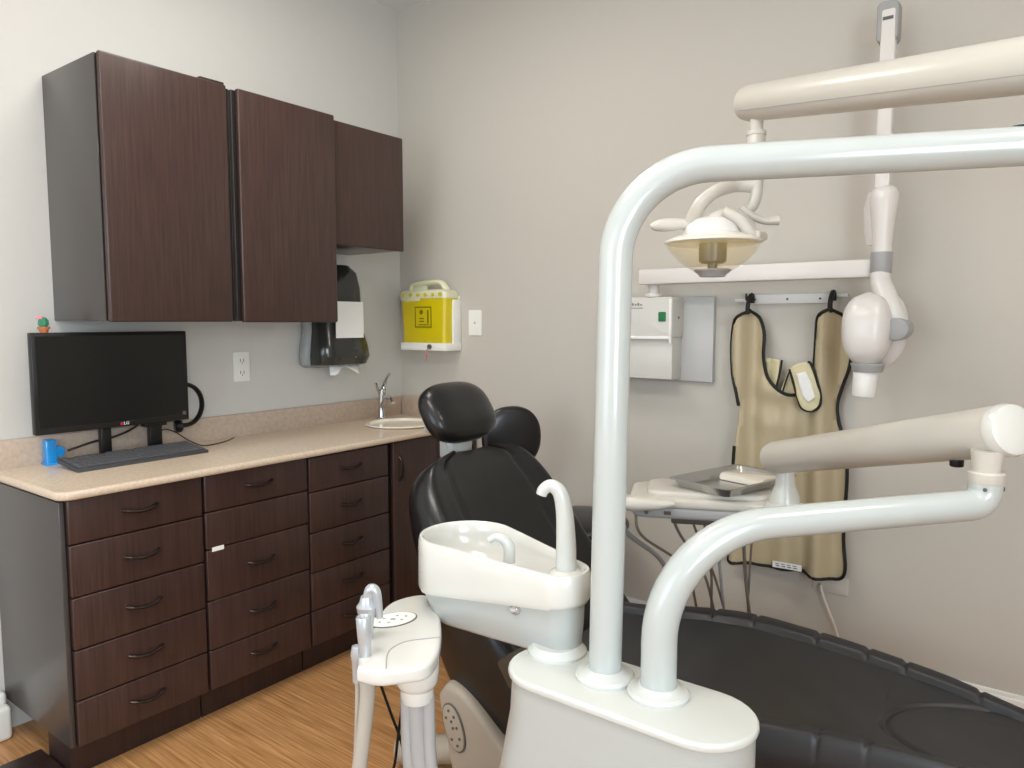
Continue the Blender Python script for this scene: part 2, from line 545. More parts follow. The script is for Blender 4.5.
# sink and tap
prof = [(0.155, 0.0), (0.168, 0.004), (0.172, 0.007), (0.166, 0.011), (0.152, 0.010), (0.146, 0.0), (0.14, -0.03), (0.12, -.075), (0.07, -.10), (0.022, -.105), (0.020, -.108), (0.0, -.108)]
sk = thing('sink', (SC.x, SC.y, 0.887), 'round cream sink set into the worktop at the corner of the room', 'sink')
bm = lathe(prof, (SC.x, SC.y, 0.888), (0, 0, 1), 56)
obj('basin', bm, 'sink', sk)
obj('drain', lathe([(0, -.1075), (.018, -.1065), (.02, -.1045), (0, -.1045)], (SC.x, SC.y, .888)), 'chrome', sk)
tp = thing('tap', (0.105, -0.24, 0.887), 'chrome lever tap with a curved handle beside the round sink', 'tap')
tx, ty = 0.105, -0.24
obj('base', lathe([(0, 0), (.028, 0), (.028, .008), (.022, .014), (.0, .014)], (tx, ty, .887)), 'chrome', tp)
obj('body', tube([(tx, ty, .895), (tx, ty, .96), (tx + .003, ty, 1.02), (tx + .012, ty, 1.045)], [.019, .016, .018, .014], 16), 'chrome', tp)
obj('spout', tube([(tx, ty, .95), (tx + .05, ty - .02, 1.0), (tx + .10, ty - .035, 1.005), (tx + .125, ty - .045, .985)], [.013, .012, .0105, .010], 14), 'chrome', tp)
obj('lever', tube([(tx + .005, ty, 1.035), (tx + .0, ty + .02, 1.065), (tx - .02, ty + .05, 1.085), (tx - .03, ty + .085, 1.112)], [.011, .0075, .006, .005], 10, flat=1.4), 'chrome', tp)
obj('spray_head', tube([(tx, ty - .004, 1.02), (tx + .01, ty - .035, 1.045), (tx + .008, ty - .045, 1.075)], [.008, .007, .008], 10), 'chrome', tp)


# ================================================================== wall cabinets
def wall_cabinet(y0, y1, z0, z1, xf_, label, gap_l=0.0, gap_r=0.0, fin=(0, 0)):
    t = thing('wall_cabinet', (0.0, (y0 + y1) / 2, z0), label, 'cabinet', 'wall cabinets over the worktop')
    obj('body', box(0.002, xf_ - .022, y0 + .001, y1 - .001, z0 + .004, z1 - .004, 0.001), 'side', t)
    obj('gap_shade', box(xf_ - .0219, xf_ - .0209, y0 + .004, y1 - .004, z0 + .006, z1 - .006), 'gap', t)['label'] = 'thin black sheet painted as the shade in the door gap'  # black sheet added behind the door so the gap reads as shade
    d = obj('door', box(xf_ - .0205, xf_, y0 + gap_l, y1 - gap_r, z0, z1, 0.006, 3), 'wood', t)
    return t, d


u1, _ = wall_cabinet(-1.660, -1.204, 1.374, 2.200, 0.40, 'leftmost dark brown wall cabinet, its grey end panel showing above the monitor', 0.006, 0.022)
u2, _ = wall_cabinet(-1.202, -0.755, 1.372, 2.199, 0.408, 'tall dark brown wall cabinet in the middle, partly covering the paper towel dispenser', 0.014, 0.0)
u3, _ = wall_cabinet(-0.750, -0.340, 1.690, 2.192, 0.375, 'short dark brown wall cabinet nearest the room corner, above the towel dispenser', 0.0, 0.0)
obj('hinge_strip', box(0.20, 0.385, -1.315, -1.225, 2.197, 2.212, .002), 'wood_dark', u1)

# ================================================================== desk things
MX = 0.13
mon = thing('computer_monitor', (MX, -1.50, 0.888), 'wide black computer monitor, switched off, standing on the worktop', 'monitor')
ML, MR, MB, MT = -1.783, -1.256, 1.003, 1.339
obj('casing', join(box(MX - .028, MX, ML, MR, MB, MT, .004), box(MX - .055, MX - .025, ML + .10, MR - .10, MB + .05, MT - .06, .012)), 'black', mon)
obj('screen', box(MX - .001, MX + .0012, ML + .012, MR - .012, MB + .022, MT - .012), 'screen', mon)
lg = obj('logo', prism(ell(-1.508, MB + .011, .006, .006, 20), 0, .001, mtx=YZ(MX + .0003)), 'brandred', mon)
text('logo_letters', 'LG', 0.016, TYZ(MX + .001, -1.492, MB + .011), 'paper', mon)
obj('sticker', box(MX, MX + .0015, MR - .027, MR - .013, MB + .020, MB + .034), 'dgrey', mon)
obj('stand_post', box(MX - .045, MX - .020, -1.572, -1.535, 0.897, 1.03, .004), 'black', mon)
obj('stand_post', join(box(MX - .045, MX - .020, -1.400, -1.352, 0.897, 1.03, .004),
                  box(MX - .05, MX - .015, -1.42, -1.335, 0.988, 1.012, .004)), 'black', mon)
obj('foot', prism(rrect(.03, .112, -1.60, -1.33, .03), 0.888, 0.898, .003), 'black', mon)

kb = thing('keyboard', (0.19, -1.5, 0.888), 'dark grey computer keyboard lying in front of the monitor', 'keyboard')
kc = V((0.19, -1.492, 0.0))
KM = Matrix.Translation(V((0.195, -1.492, 0.899))) @ Matrix.Rotation(math.radians(1.0), 4, 'Z') @ Matrix.Rotation(math.radians(7.0), 4, 'Y')
obj('case', xf(box(-.075, .075, -.23, .23, -.004, .010, .004), KM), 'kbody', kb)
bm = bmesh.new()
bms = []
for r_ in range(6):
    y = -.222
    row = [1.0] * 22
    if r_ == 5: row = [1.3, 1.2, 1.2, 5.6, 1.2, 1.2, 1.3, 1, 1, 1, 2, 1]
    tot = sum(row)
    for i, w in enumerate(row):
        ww = w / tot * .444
        if not (r_ == 0 and i in (1, 6, 11)):
            bms.append(box(-.062 + r_ * .0215, -.062 + r_ * .0215 + .0175, y + .0012, y + ww - .0012, .010, .0155, .0012, 1))
        y += ww
obj('keys', xf(join(*bms), KM), 'key', kb)['kind'] = 'stuff'

put(obj('keyboard_cable', tube([(.06, -1.36, .893), (.06, -1.33, .96), (.07, -1.29, .955), (.09, -1.24, .915), (.11, -1.20, .892), (.13, -1.17, .892), (.12, -1.10, .896), (.115, -1.06, .905)], .0022, 8), 'black'),
    'thin black cable trailing over the worktop right of the keyboard', 'cable')
put(obj('monitor_cable', tube([(MX - .06, -1.40, 1.03), (MX - .06, -1.43, .990), (MX - .065, -1.50, .962), (MX - .07, -1.58, .95), (MX - .075, -1.66, .93)], .004, 8), 'black'),
    'black cable hanging in a shallow curve behind the monitor stand', 'cable')

# headset hung behind the monitor
hs = thing('headset', (0.06, -1.24, 0.97), 'black headset propped behind the right edge of the monitor', 'headset')
arc = []
for k in range(15):
    a = math.radians(110 - 215 * k / 14)
    arc.append((0.055, -1.230 + .083 * math.cos(a) * .85, 1.05 + .080 * math.sin(a)))
obj('headband', tube(arc, .0085, 10, sub=2, flat=1.5), 'black', hs)
obj('ear_cushion', lathe([(0, -.014), (.02, -.014), (.026, -.006), (.026, .006), (.02, .014), (0, .014)], V(arc[-1]) + V((0, -.012, -.002)), (.3, 1, .1), sx=1), 'black', hs)
obj('ear_cushion', lathe([(0, -.014), (.02, -.014), (.026, -.006), (.026, .006), (.02, .014), (0, .014)], V(arc[0]) + V((0, -.01, 0)), (.3, 1, .1)), 'black', hs)

# small blue dispenser
bd = thing('tape_dispenser', (0.045, -1.69, 0.888), 'small translucent bright blue plastic holder left of the keyboard', 'desk holder')
obj('case', join(box(.022, .06, -1.728, -1.694, .888, .975, .006), box(.022, .07, -1.734, -1.668, .888, .898, .004)), 'blue', bd)
obj('reel', cyl((.03, -1.686, .930), (.055, -1.686, .930), .020, bev=.004), 'blue', bd)
# cactus on the monitor
ct = thing('potted_cactus', (MX - .014, -1.737, MT), 'tiny cactus with a pink flower in a terracotta pot on the monitor', 'plant ornament')
cp = V((MX - .014, -1.737, MT))
obj('pot', lathe([(0, 0), (.012, 0), (.0145, .012), (.0185, .012), (.0185, .019), (.015, .019), (.014, .016), (0, .016)], cp, n=24), 'terracotta', ct)
bm = lathe([(0, .014), (.010, .016), (.0155, .027), (.0145, .040), (.008, .049), (0, .051)], cp, n=32)
for v in bm.verts:
    d = v.co - cp
    a = math.atan2(d.y, d.x)
    f = 1 + .09 * math.cos(8 * a)
    v.co.x, v.co.y = cp.x + d.x * f, cp.y + d.y * f
obj('stem', bm, 'cactus', ct)
bms = []
for k in range(7):
    a = 2 * PI * k / 7
    bms.append(lathe([(0, -.004), (.0045, -.002), (.0045, .002), (0, .004)], cp + V((.006 * math.cos(a), -.010 + .006 * math.sin(a), .048 + .002 * (k % 2))), (math.cos(a), math.sin(a), 1), 10))
obj('flower', join(*bms), 'pink', ct)

# ================================================================== wall plates, towel dispenser
ot = thing('wall_outlet', (0, -0.945, 1.12), 'white double power outlet on the wall under the tall cabinet', 'outlet')
obj('plate', prism(rrect(-.982, -.906, 1.121, 1.246, .006), .0005, .006, .002, mtx=YZ()), 'outlet', ot)
for zc in (1.158, 1.209):
    s_ = obj('socket', prism(rrect(-.962, -.926, zc - .019, zc + .019, .012), .005, .0085, .001, mtx=YZ()), 'outlet', ot)
    obj('slots', join(box(.0084, .009, -.954, -.951, zc - .004, zc + .008), box(.0084, .009, -.938, -.935, zc - .004, zc + .008), box(.0084, .009, -.946, -.942, zc - .012, zc - .007)), 'dgrey', s_)
sw = thing('blank_wall_plate', (0.512, 0, 1.30), 'small cream wall plate with one centre screw right of the sharps bin', 'wall plate')
obj('plate', prism(rrect(.472, .552, 1.307, 1.430, .006), .0005, .007, .002, mtx=XZ()), 'outlet', sw)
obj('centre_screw', cyl((.512, -.006, 1.368), (.512, -.0085, 1.368), .005), 'grey', sw)

td = thing('towel_dispenser', (0.0, -0.50, 1.17), 'smoky black paper towel dispenser on the wall behind the cabinet corner', 'towel dispenser')


def side_loft(ys, outline_fn):
    return loft([outline_fn(y) for y in ys])


# back housing and smoke coloured cover, curved in plan and flared at the bottom
def disp_ring(z, w, d, n=28, cy=-0.525, x0=0.004, p=3.2):
    r = []
    for k in range(n):
        a = 2 * PI * k / n
        c, s = math.cos(a), math.sin(a)
        r.append(V((x0 + d * (0.5 + 0.5 * math.copysign(abs(c) ** (2 / p), c)), cy + w * math.copysign(abs(s) ** (2 / p), s), z)))
    return r


prof = [(1.165, .135, .120), (1.178, .158, .165), (1.215, .166, .185), (1.27, .158, .178), (1.33, .144, .160), (1.43, .140, .150), (1.53, .137, .145), (1.60, .124, .132), (1.635, .095, .10)]
obj('cover', loft([disp_ring(z, w * .90, d, cy=-.497) for z, w, d in prof]), 'disp', td)
obj('housing', loft([disp_ring(z, w * .96, d * .45, cy=-.512) for z, w, d in prof]), 'dispback', td)['label'] = 'grey wall housing'
obj('paper_notice', prism(rrect(-.575, -.412, 1.300, 1.465, .001), .188, .189, mtx=Matrix.Translation(V((-.014, 0, 0))) @ YZ()), 'paper', td)['label'] = 'white sheet of printed paper'
tw = [V((.09, -.56, 1.205)), V((.09, -.42, 1.212))]
bm = bmesh.new()
g = []
for i in range(9):
    row = []
    for j in range(6):
        u_, v_ = i / 8, j / 5
        row.append(bm.verts.new((.10 + .05 * v_ + .012 * math.sin(u_ * 9), -.585 + .17 * u_ + .01 * math.sin(v_ * 4), 1.195 - .065 * v_ * (.7 + .3 * math.sin(u_ * 7 + 1)))))
    g.append(row)
for i in range(8):
    for j in range(5):
        bm.faces.new((g[i][j], g[i + 1][j], g[i + 1][j + 1], g[i][j + 1]))
obj('paper_towel', bm, 'paper', td, solid=.0015)['label'] = 'crumpled white paper towel end'
obj('badge', prism(rrect(-.487, -.467, 1.246, 1.254, .003), .182, .1835, mtx=YZ()), 'grey', td)
obj('lock', prism(ell(-.472, 1.216, .005, .006, 16), .1855, .1875, mtx=YZ()), 'grey', td)

# ================================================================== sharps bin on the back wall
sb = thing('sharps_bin', (0.28, -0.1, 1.23), 'bright yellow sharps bin with a cream lid and handle on the back wall', 'sharps bin')
BX0, BX1, BY0, BY1 = .118, .408, -.110, -.014
obj('bracket', join(box(.112, .425, -.115, -.002, 1.232, 1.27, .006), box(.410, .422, -.06, -.002, 1.24, 1.48, .004), box(.12, .418, -.012, -.001, 1.25, 1.50, .003)), 'outlet', sb)
rr = []
for z, e in ((1.266, .012), (1.272, .004), (1.35, .002), (1.46, -.004), (1.492, -.006)):
    rr.append([V((x, y, z)) for x, y in rrect(BX0 + e, BX1 - e + .004, BY0 + e * .5, BY1, .02)])
obj('tub', loft(rr), 'yellow', sb)
rr = []
for z, e in ((1.487, -.010), (1.50, -.012), (1.515, -.008), (1.525, .004), (1.53, .02)):
    rr.append([V((x, y, z)) for x, y in rrect(BX0 + e, BX1 - e, BY0 + e * .6, BY1 + .004, .02)])
obj('lid', join(loft(rr), box(.122, .25, -.117, -.105, 1.474, 1.50, .005)), 'lid', sb)
hp = [V((.14, -.06, 1.515)), V((.15, -.06, 1.540)), V((.17, -.06, 1.558)), V((.28, -.06, 1.565)), V((.345, -.06, 1.562)), V((.37, -.06, 1.54)), V((.385, -.06, 1.515))]
obj('handle', join(tube(hp, .014, 12, sub=5, flat=1.5), box(.15, .25, -.068, -.05, 1.51, 1.560, .006), box(.235, .385, -.068, -.05, 1.51, 1.53, .006)), 'lid', sb)
yd = bmesh.new()
for k in range(6):
    obj('lid_vent', cyl((.145 + .049 * k, -.116, 1.505), (.145 + .049 * k, -.1225, 1.505), .009, n=14), 'yellow', sb)
bms = [box(.215, .325, -.1135, -.1105, 1.345, 1.350), box(.215, .325, -.1135, -.1105, 1.442, 1.447), box(.215, .219, -.1135, -.1105, 1.345, 1.447), box(.321, .325, -.1135, -.1105, 1.345, 1.447)]
bms += [prism(ell(.258, 1.42, .012, .012, 16), 0, .0015, mtx=XZ(-.112)), box(.245, .275, -.1135, -.111, 1.372, 1.378), box(.245, .275, -.1135, -.111, 1.386, 1.392), box(.298, .306, -.1135, -.111, 1.365, 1.43),
        box(.24, .31, -.1135, -.111, 1.357, 1.361)]
obj('printed_label', join(*bms), 'olive', sb)
obj('lock', join(cyl((.325, -.124, 1.252), (.325, -.132, 1.252), .012, n=16)), 'dgrey', sb)
obj('key_tag', join(tube([(.325, -.134, 1.248), (.318, -.137, 1.235), (.316, -.137, 1.215)], .0025, 6), box(.309, .322, -.139, -.135, 1.185, 1.215, .002)), 'red', sb)

# ================================================================== x-ray control box, arm and head
xb = thing('control_box', (1.5, -0.02, 1.14), 'pale grey wall control box with a green rocker switch', 'control box')
obj('back_plate', box(1.40, 1.715, -.024, -.001, 1.14, 1.472, .004), 'boxdark', xb)
obj('housing', join(prism(rrect(1.31, 1.592, 1.310, 1.470, .012), .02, .128, .006, mtx=XZ()), box(1.31, 1.585, -.108, -.02, 1.150, 1.316, .004)), 'box', xb)
obj('side_screw', cyl((1.592, -.07, 1.39), (1.594, -.07, 1.39), .005), 'dgrey', xb)
obj('lip', join(box(1.315, 1.583, -.132, -.108, 1.306, 1.318, .004), box(1.578, 1.590, -.132, -.118, 1.29, 1.462, .004)), 'trim', xb)
gs = obj('rocker_switch', prism(rrect(1.536, 1.566, 1.375, 1.412, .004), 0, .006, .002, mtx=XZ(-.127)), 'green', xb)
obj('nameplate', join(*[box(1.396 + .012 * k, 1.404 + .012 * k, -.1290, -.1280, 1.437, 1.447 - .004 * (k % 2)) for k in range(6)]), 'ink', xb)
obj('nameplate_line', box(1.395, 1.468, -.1290, -.1280, 1.426, 1.429), 'ink', xb)

xa = thing('x_ray_machine', (1.48, -0.14, 1.47), 'white wall-mounted dental x-ray machine with jointed arm and rounded head beside the apron', 'x-ray machine')
AY = -.15
PX = 2.325
obj('pivot', join(cyl((1.50, AY + .05, 1.470), (1.50, AY + .05, 1.522), .022, bev=.004), cyl((1.50, AY + .05, 1.470), (1.50, AY + .05, 1.484), .034, bev=.003)), 'xray', xa)
obj('horizontal_arm', box(1.462, PX - .02, AY - .01, AY + .06, 1.517, 1.575, .007), 'xray', xa)
obj('rear_link', box(PX - .046, PX - .020, AY + .030, AY + .055, 1.58, 2.25, .004), 'dgrey', xa)
obj('post', box(PX - .036, PX + .008, AY - .03, AY + .010, 1.70, 2.335, .008), 'xray', xa)['label'] = 'upright white square post'
obj('top_knuckle', join(prism(rrect(PX - .048, PX + .014, 2.235, 2.360, .018), -.03, .028, .006, mtx=XZ(AY)), ), 'xgrey', xa)
obj('slot', box(PX - .030, PX + .0, AY - .0305, AY - .027, 2.300, 2.310), 'dgrey', xa)
obj('sleeve', lathe([(0, 0), (.029, 0), (.029, .03), (.031, .07), (.037, .12), (.041, .155), (.041, .185), (.034, .200), (.026, .205), (0, .205)], (PX - .008, AY - .012, 1.592), n=32), 'xray', xa)
obj('rear_cover', lathe([(0, 0), (.022, 0), (.030, .04), (.034, .12), (.022, .17), (0, .18)], (PX - .040, AY + .03, 1.62), n=24), 'xray', xa)
obj('collar', cyl((PX - .008, AY - .012, 1.528), (PX - .008, AY - .012, 1.594), .032, bev=.002), 'xgrey', xa)['label'] = 'grey collar ring'
yk = [(PX - .010, AY - .012, 1.53), (PX - .004, AY - .03, 1.495), (PX + .015, AY - .05, 1.455), (PX + .035, AY - .07, 1.41), (PX + .048, AY - .065, 1.38), (PX + .055, AY - .05, 1.354)]
obj('yoke', tube(yk, [.029, .031, .033, .033, .032, .028], 20, sub=6), 'xray', xa)
obj('yoke_cap', cyl((PX + .060, AY - .120, 1.352), (PX + .060, AY - .02, 1.352), .034, bev=.006), 'xgrey', xa)

hc = V((2.300, -.240, 1.346))
rings = []
for k in range(15):
    tt = k / 14
    z = -.112 + .232 * tt
    s = math.sqrt(max(0.0, 1 - abs(2 * tt - 1) ** 2.6))
    s = max(s, .28 if k == 0 else 0.08)
    wx = .070 * s * (0.96 + .10 * tt)
    wy = .080 * s
    rings.append([hc + V((wx * math.copysign(abs(math.cos(a)) ** .72, math.cos(a)), wy * math.copysign(abs(math.sin(a)) ** .72, math.sin(a)), z)) for a in [2 * PI * q / 36 for q in range(36)]])
xh = obj('head', loft(rings), 'xray', xa)
xh['label'] = 'rounded white x-ray head'
obj('rear_shell', loft([[hc + V((.0, .01, .0)) + V(((c - hc).x * 1.04 + .028, (c - hc).y * 0.5 + .055, (c - hc).z * 1.06)) for c in r_] for r_ in rings]), 'xray', xh)
obj('neck_ring', join(cyl(hc + V((.005, 0, -.128)), hc + V((.005, 0, -.100)), .043, .05, bev=.003)), 'xgrey', xh)['label'] = 'grey ring'
obj('cone', cyl(hc + V((-.004, 0, -.205)), hc + V((.0, 0, -.122)), .034, .036, bev=.002), 'trim', xh)

# ================================================================== apron rail and apron
rl = thing('hanger_rail', (1.99, 0, 1.44), 'white screwed wall rail the lead apron hangs from', 'rail')
obj('rail', join(box(1.845, 2.135, -.012, -.001, 1.440, 1.474, .002), box(1.79, 1.85, -.010, -.001, 1.448, 1.460, .003), box(2.13, 2.19, -.010, -.001, 1.460, 1.472, .003)), 'trim', rl)
for x in (1.868, 1.985, 2.098):
    obj('screw', cyl((x, -.012, 1.456), (x, -.0145, 1.456), .004, n=12), 'dgrey', rl)
for x in (1.847, 2.147):
    obj('hook', tube([(x, -.010, 1.462), (x, -.03, 1.466), (x, -.045, 1.455), (x, -.047, 1.478)], .004, 8), 'black', rl)['label'] = 'black hook'

AYP = -.055
opx = [(749, 311), (738, 320), (731, 340), (732, 365), (738, 388), (741, 405), (740, 425), (737, 445), (735, 475), (732, 520), (729, 560), (745, 563), (775, 567), (800, 572), (822, 578), (838, 580),
       (845, 570), (843, 540), (845, 505), (847, 475), (845, 445), (838, 425), (836, 405), (842, 385), (850, 365), (852, 340), (846, 320), (831, 309), (820, 317), (817, 335), (815, 360), (813, 378), (806, 390),
       (793, 395), (779, 390), (768, 377), (764, 358), (765, 335), (760, 320)]


def wallpt(px, py, y=AYP):
    d = FW + (px - 512) / FPX * RT - (py - 384) / FPX * UP
    t_ = (y - CAM.y) / d.y
    return CAM + d * t_


o3 = [wallpt(*p) for p in opx]
poly = [(p.x, p.z) for p in spline(o3 + [o3[0]], 5)][:-1]


def inside(x, z, P):
    c = False
    j = len(P) - 1
    for i in range(len(P)):
        if (P[i][1] > z) != (P[j][1] > z) and x < (P[j][0] - P[i][0]) * (z - P[i][1]) / (P[j][1] - P[i][1]) + P[i][0]:
            c = not c
        j = i
    return c


def fold_y(x, z):
    k = min(1.0, max(0.0, (1.42 - z) / .5))
    y = AYP
    l = (x - 1.83) / .028
    r = (x - 2.125) / .030
    dep = .034
    y -= dep * math.cos(l * 1.6) * math.exp(-(l / 3.2) ** 2) * (1.1 - .35 * k)
    y -= dep * math.cos(r * 1.6) * math.exp(-(r / 3.2) ** 2) * (1.1 - .35 * k)
    # swag folds under the neck
    cx, cz = 1.975, 1.36
    d = math.hypot(x - cx, (z - cz) * .8)
    if z < cz:
        y -= .007 * math.sin((d - .16) * 60) * math.exp(-((d - .2) / .13) ** 2) * math.exp(-((x - cx) / .12) ** 2)
    y -= .008 * math.sin(x * 44 + .6 + z * 1.5) * k * max(0, 1 - math.exp(-((z - 1.1) / .2) ** 2))
    return min(y, -.030)


def near_poly(x, z, P):
    best = None
    for i in range(len(P)):
        a, b = P[i - 1], P[i]
        dx, dz = b[0] - a[0], b[1] - a[1]
        L = dx * dx + dz * dz
        t_ = 0 if L == 0 else max(0, min(1, ((x - a[0]) * dx + (z - a[1]) * dz) / L))
        q = (a[0] + dx * t_, a[1] + dz * t_)
        d = (q[0] - x) ** 2 + (q[1] - z) ** 2
        if best is None or d < best[0]: best = (d, q)
    return best


def cloth(P, step, fy):
    x0, x1 = min(p[0] for p in P), max(p[0] for p in P)
    z0, z1 = min(p[1] for p in P), max(p[1] for p in P)
    nx, nz = int((x1 - x0) / step) + 1, int((z1 - z0) / step) + 1
    bm = bmesh.new()
    vs = {}
    cells = [(i, j) for i in range(nx) for j in range(nz) if inside(x0 + (i + .5) * step, z0 + (j + .5) * step, P)]
    for i, j in cells:
        for c in ((i, j), (i + 1, j), (i + 1, j + 1), (i, j + 1)):
            if c not in vs: vs[c] = bm.verts.new((x0 + c[0] * step, 0, z0 + c[1] * step))
        bm.faces.new([vs[c] for c in ((i, j), (i + 1, j), (i + 1, j + 1), (i, j + 1))])
    for v in bm.verts:
        if any(len(e.link_faces) == 1 for e in v.link_edges):
            q = near_poly(v.co.x, v.co.z, P)[1]
            v.co.x, v.co.z = q
    for v in bm.verts:
        v.co.y = fy(v.co.x, v.co.z)
    return bm


ap = thing('lead_apron', (1.98, AYP, 0.47), 'khaki lead apron with black binding hanging from the wall rail', 'apron')
obj('cloth', cloth(poly, .0125, fold_y), 'apron', ap, solid=.004, smooth=None)


def binding(idx, r=.0062):
    pts = spline([o3[i % len(o3)] for i in idx], 4)
    return tube([V((p.x, fold_y(p.x, p.z) - .001, p.z)) for p in pts], r, 8, smooth=False, flat=1)


obj('binding', join(binding(list(range(27, 40)) + [0, 1, 2, 3, 4, 5]), binding([7, 8, 9, 10]), binding(range(10, 28))), 'bind', ap)['label'] = 'black edge binding'
for i in (0, 27):
    p = o3[i]
    obj('hanging_loop', tube([(p.x, AYP - .012, p.z - .012), (p.x, AYP - .014, p.z + .02), (p.x, -.050, p.z + .050), (p.x, -.025, p.z + .058), (p.x, -.02, p.z + .03)], .0085, 8), 'bind', ap)['label'] = 'black hanging loop'
# care label on hem
lb = [wallpt(773, 562, -.075), wallpt(802, 567, -.075)]
obj('hem_label', join(loft([[V((p.x, -.080, p.z + s)) for s in (.0, .022)] + [V((p.x, -.077, p.z + s)) for s in (.022, .0)] for p in (lb[0] - V((0, 0, .016)), lb[1] - V((0, 0, .016)))])), 'paper', ap)['label'] = 'white printed label on the lower hem'
bms = []
for k in range(4):
    q = lb[0].lerp(lb[1], .15 + .2 * k)
    bms.append(box(q.x - .004, q.x + .010, -.0812, -.0802, q.z - .010, q.z - .0065))
    bms.append(box(q.x - .006, q.x + .008, -.0812, -.0802, q.z - .002, q.z + .001))
obj('label_print', join(*bms), 'ink', ap)

# thyroid collar tucked in the neck of the apron
tc_ = thing('thyroid_collar', (2.03, -.08, 1.19), 'small cream padded collar with black binding tucked into the apron neck', 'collar')
fl = [wallpt(*p, -.088) for p in ((790, 369), (797, 364), (808, 362), (812, 366), (817, 380), (821, 397), (819, 407), (811, 411), (802, 408), (798, 398), (794, 384))]
fp = [(p.x, p.z) for p in spline(fl + [fl[0]], 4)][:-1]
obj('flap', cloth(fp, .006, lambda x, z: -.088 - .006 * math.sin((x + z) * 70) * .3), 'apronin', tc_, solid=.012, smooth=None)
obj('flap_binding', tube([V((x, -.091, z)) for x, z in fp[8:] + [fp[0]]], .0050, 8, smooth=False), 'bind', tc_)
pw = [wallpt(*p, -.10) for p in ((796, 374), (806, 371), (811, 383), (815, 398), (808, 403), (802, 397))]
obj('white_patch', cloth([(p.x, p.z) for p in pw], .006, lambda x, z: -.0965), 'paper', tc_, solid=.003, smooth=None)['label'] = 'white hook-and-loop patch'
bl = [wallpt(*p, -.036) for p in ((765, 357), (781, 360), (779, 385), (776, 396), (768, 385))]
obj('left_end', cloth([(p.x, p.z) for p in bl], .006, lambda x, z: -.040 - .008 * math.sin(x * 90)), 'apronin', tc_, solid=.006, smooth=None)
bl = [wallpt(*p, -.036) for p in ((781, 392), (788, 372), (792, 368), (800, 380), (800, 398), (788, 398))]
obj('right_end', cloth([(p.x, p.z) for p in bl], .006, lambda x, z: -.040 - .008 * math.sin(x * 90)), 'apronin', tc_, solid=.006, smooth=None)
q = [wallpt(*p, -.05) for p in ((782, 360), (780, 372), (777, 385), (776, 395))]
q2 = [wallpt(*p, -.05) for p in ((795, 366), (790, 371), (785, 384), (782, 394))]
obj('end_binding', join(tube(q, .004, 8), tube(q2, .003, 8)), 'bind', tc_)

# wall plate with white cable under the apron
wp = thing('low_wall_plate', (2.17, 0, 0.40), 'cream wall plate low on the back wall under the apron hem', 'wall plate')
obj('plate', prism(rrect(2.105, 2.225, .402, .465, .005), .0005, .006, .002, mtx=XZ()), 'plate', wp)
put(obj('charging_cable', tube([(2.135, -.008, .43), (2.14, -.03, .425), (2.16, -.035, .37), (2.20, -.03, .27), (2.225, -.03, .15), (2.24, -.03, .05), (2.25, -.06, .006)], .004, 8), 'cableW'),
    'thin white cable running down the back wall from the low plate', 'cable')

# ================================================================== dental chair
CY = -0.97
ch = thing('dental_chair', (1.95, CY, 0), 'black padded dental treatment chair with raised back and long footrest', 'dental chair')


def sect(wx):
    return wx


def seat_section(x, z, hw, th, dish, n=150):
    """closed section across the seat: rolled borders, seam groove, dished middle"""
    top = []
    for k in range(n + 1):
        t_ = -1 + 2 * k / n
        a = abs(t_)
        zz = 0.0
        if a < .77:
            zz = -dish * (1 - (a / .77) ** 2.0) - dish * .15
        else:
            q = (a - .77) / .23
            zz = .014 * math.sin(PI * min(1, q * .85)) ** .5 if q < .6 else .014 - .065 * ((q - .6) / .4) ** 2.2
        zz -= .011 * math.exp(-((a - .77) / .016) ** 2)
        if hasattr(seat_section, 'extra'): zz += seat_section.extra(x, t_, a)
        top.append(V((x, CY + t_ * hw, z + zz)))
    bot = []
    for k in range(n // 2 + 1):
        t_ = 1 - 2 * k / (n // 2)
        bot.append(V((x, CY + t_ * hw * .93, z - th)))
    return top + bot


XS = [1.72, 1.76, 1.83, 1.92, 2.02, 2.12, 2.24, 2.36, 2.5, 2.62, 2.75, 2.88, 2.97, 3.0]
HW = [.17, .20, .24, .300, .335, .345, .322, .290, .252, .224, .188, .165, .11, .05]
ZS = [.515, .505, .50, .50, .505, .51, .515, .52, .52, .515, .50, .485, .475, .47]
stitches = [2.0, 2.12, 2.30, 2.43, 2.52, 2.68, 2.84]


def interp(x, X, Y):
    P = spline([V((a, b, 0)) for a, b in zip(X, Y)], 10)
    for a, b in zip(P, P[1:]):
        if a.x <= x <= b.x:
            return a.y + (b.y - a.y) * (x - a.x) / max(1e-9, b.x - a.x)
    return Y[-1]


def extra(x, t_, a):
    e = 0.0
    if a > .78:
        for s_ in stitches:
            e -= .0065 * math.exp(-((x - s_) / .005) ** 2)
    # rounded seam of the foot pad
    yy = t_ * interp(x, XS, HW)
    d = math.hypot((x - 2.80) / 1.7, yy + .012) - .168
    if a < .80: e -= .007 * math.exp(-(d / .0045) ** 2)
    if a < .80 and d < -.006: e += .010 * min(1, -d / .05)
    if a < .80 and d > 0 and x < 2.5:
        e += .0018 * math.sin(x * 40 + t_ * 5) * math.cos(t_ * 7)
    return e


seat_section.extra = extra
rings = []
N = 330
for k in range(N + 1):
    x = XS[0] + (XS[-1] - XS[0]) * k / N
    rings.append(seat_section(x, interp(x, XS, ZS), interp(x, XS, HW), .095, .028))
obj('seat', loft(rings), 'seatvinyl', ch, smooth=60)

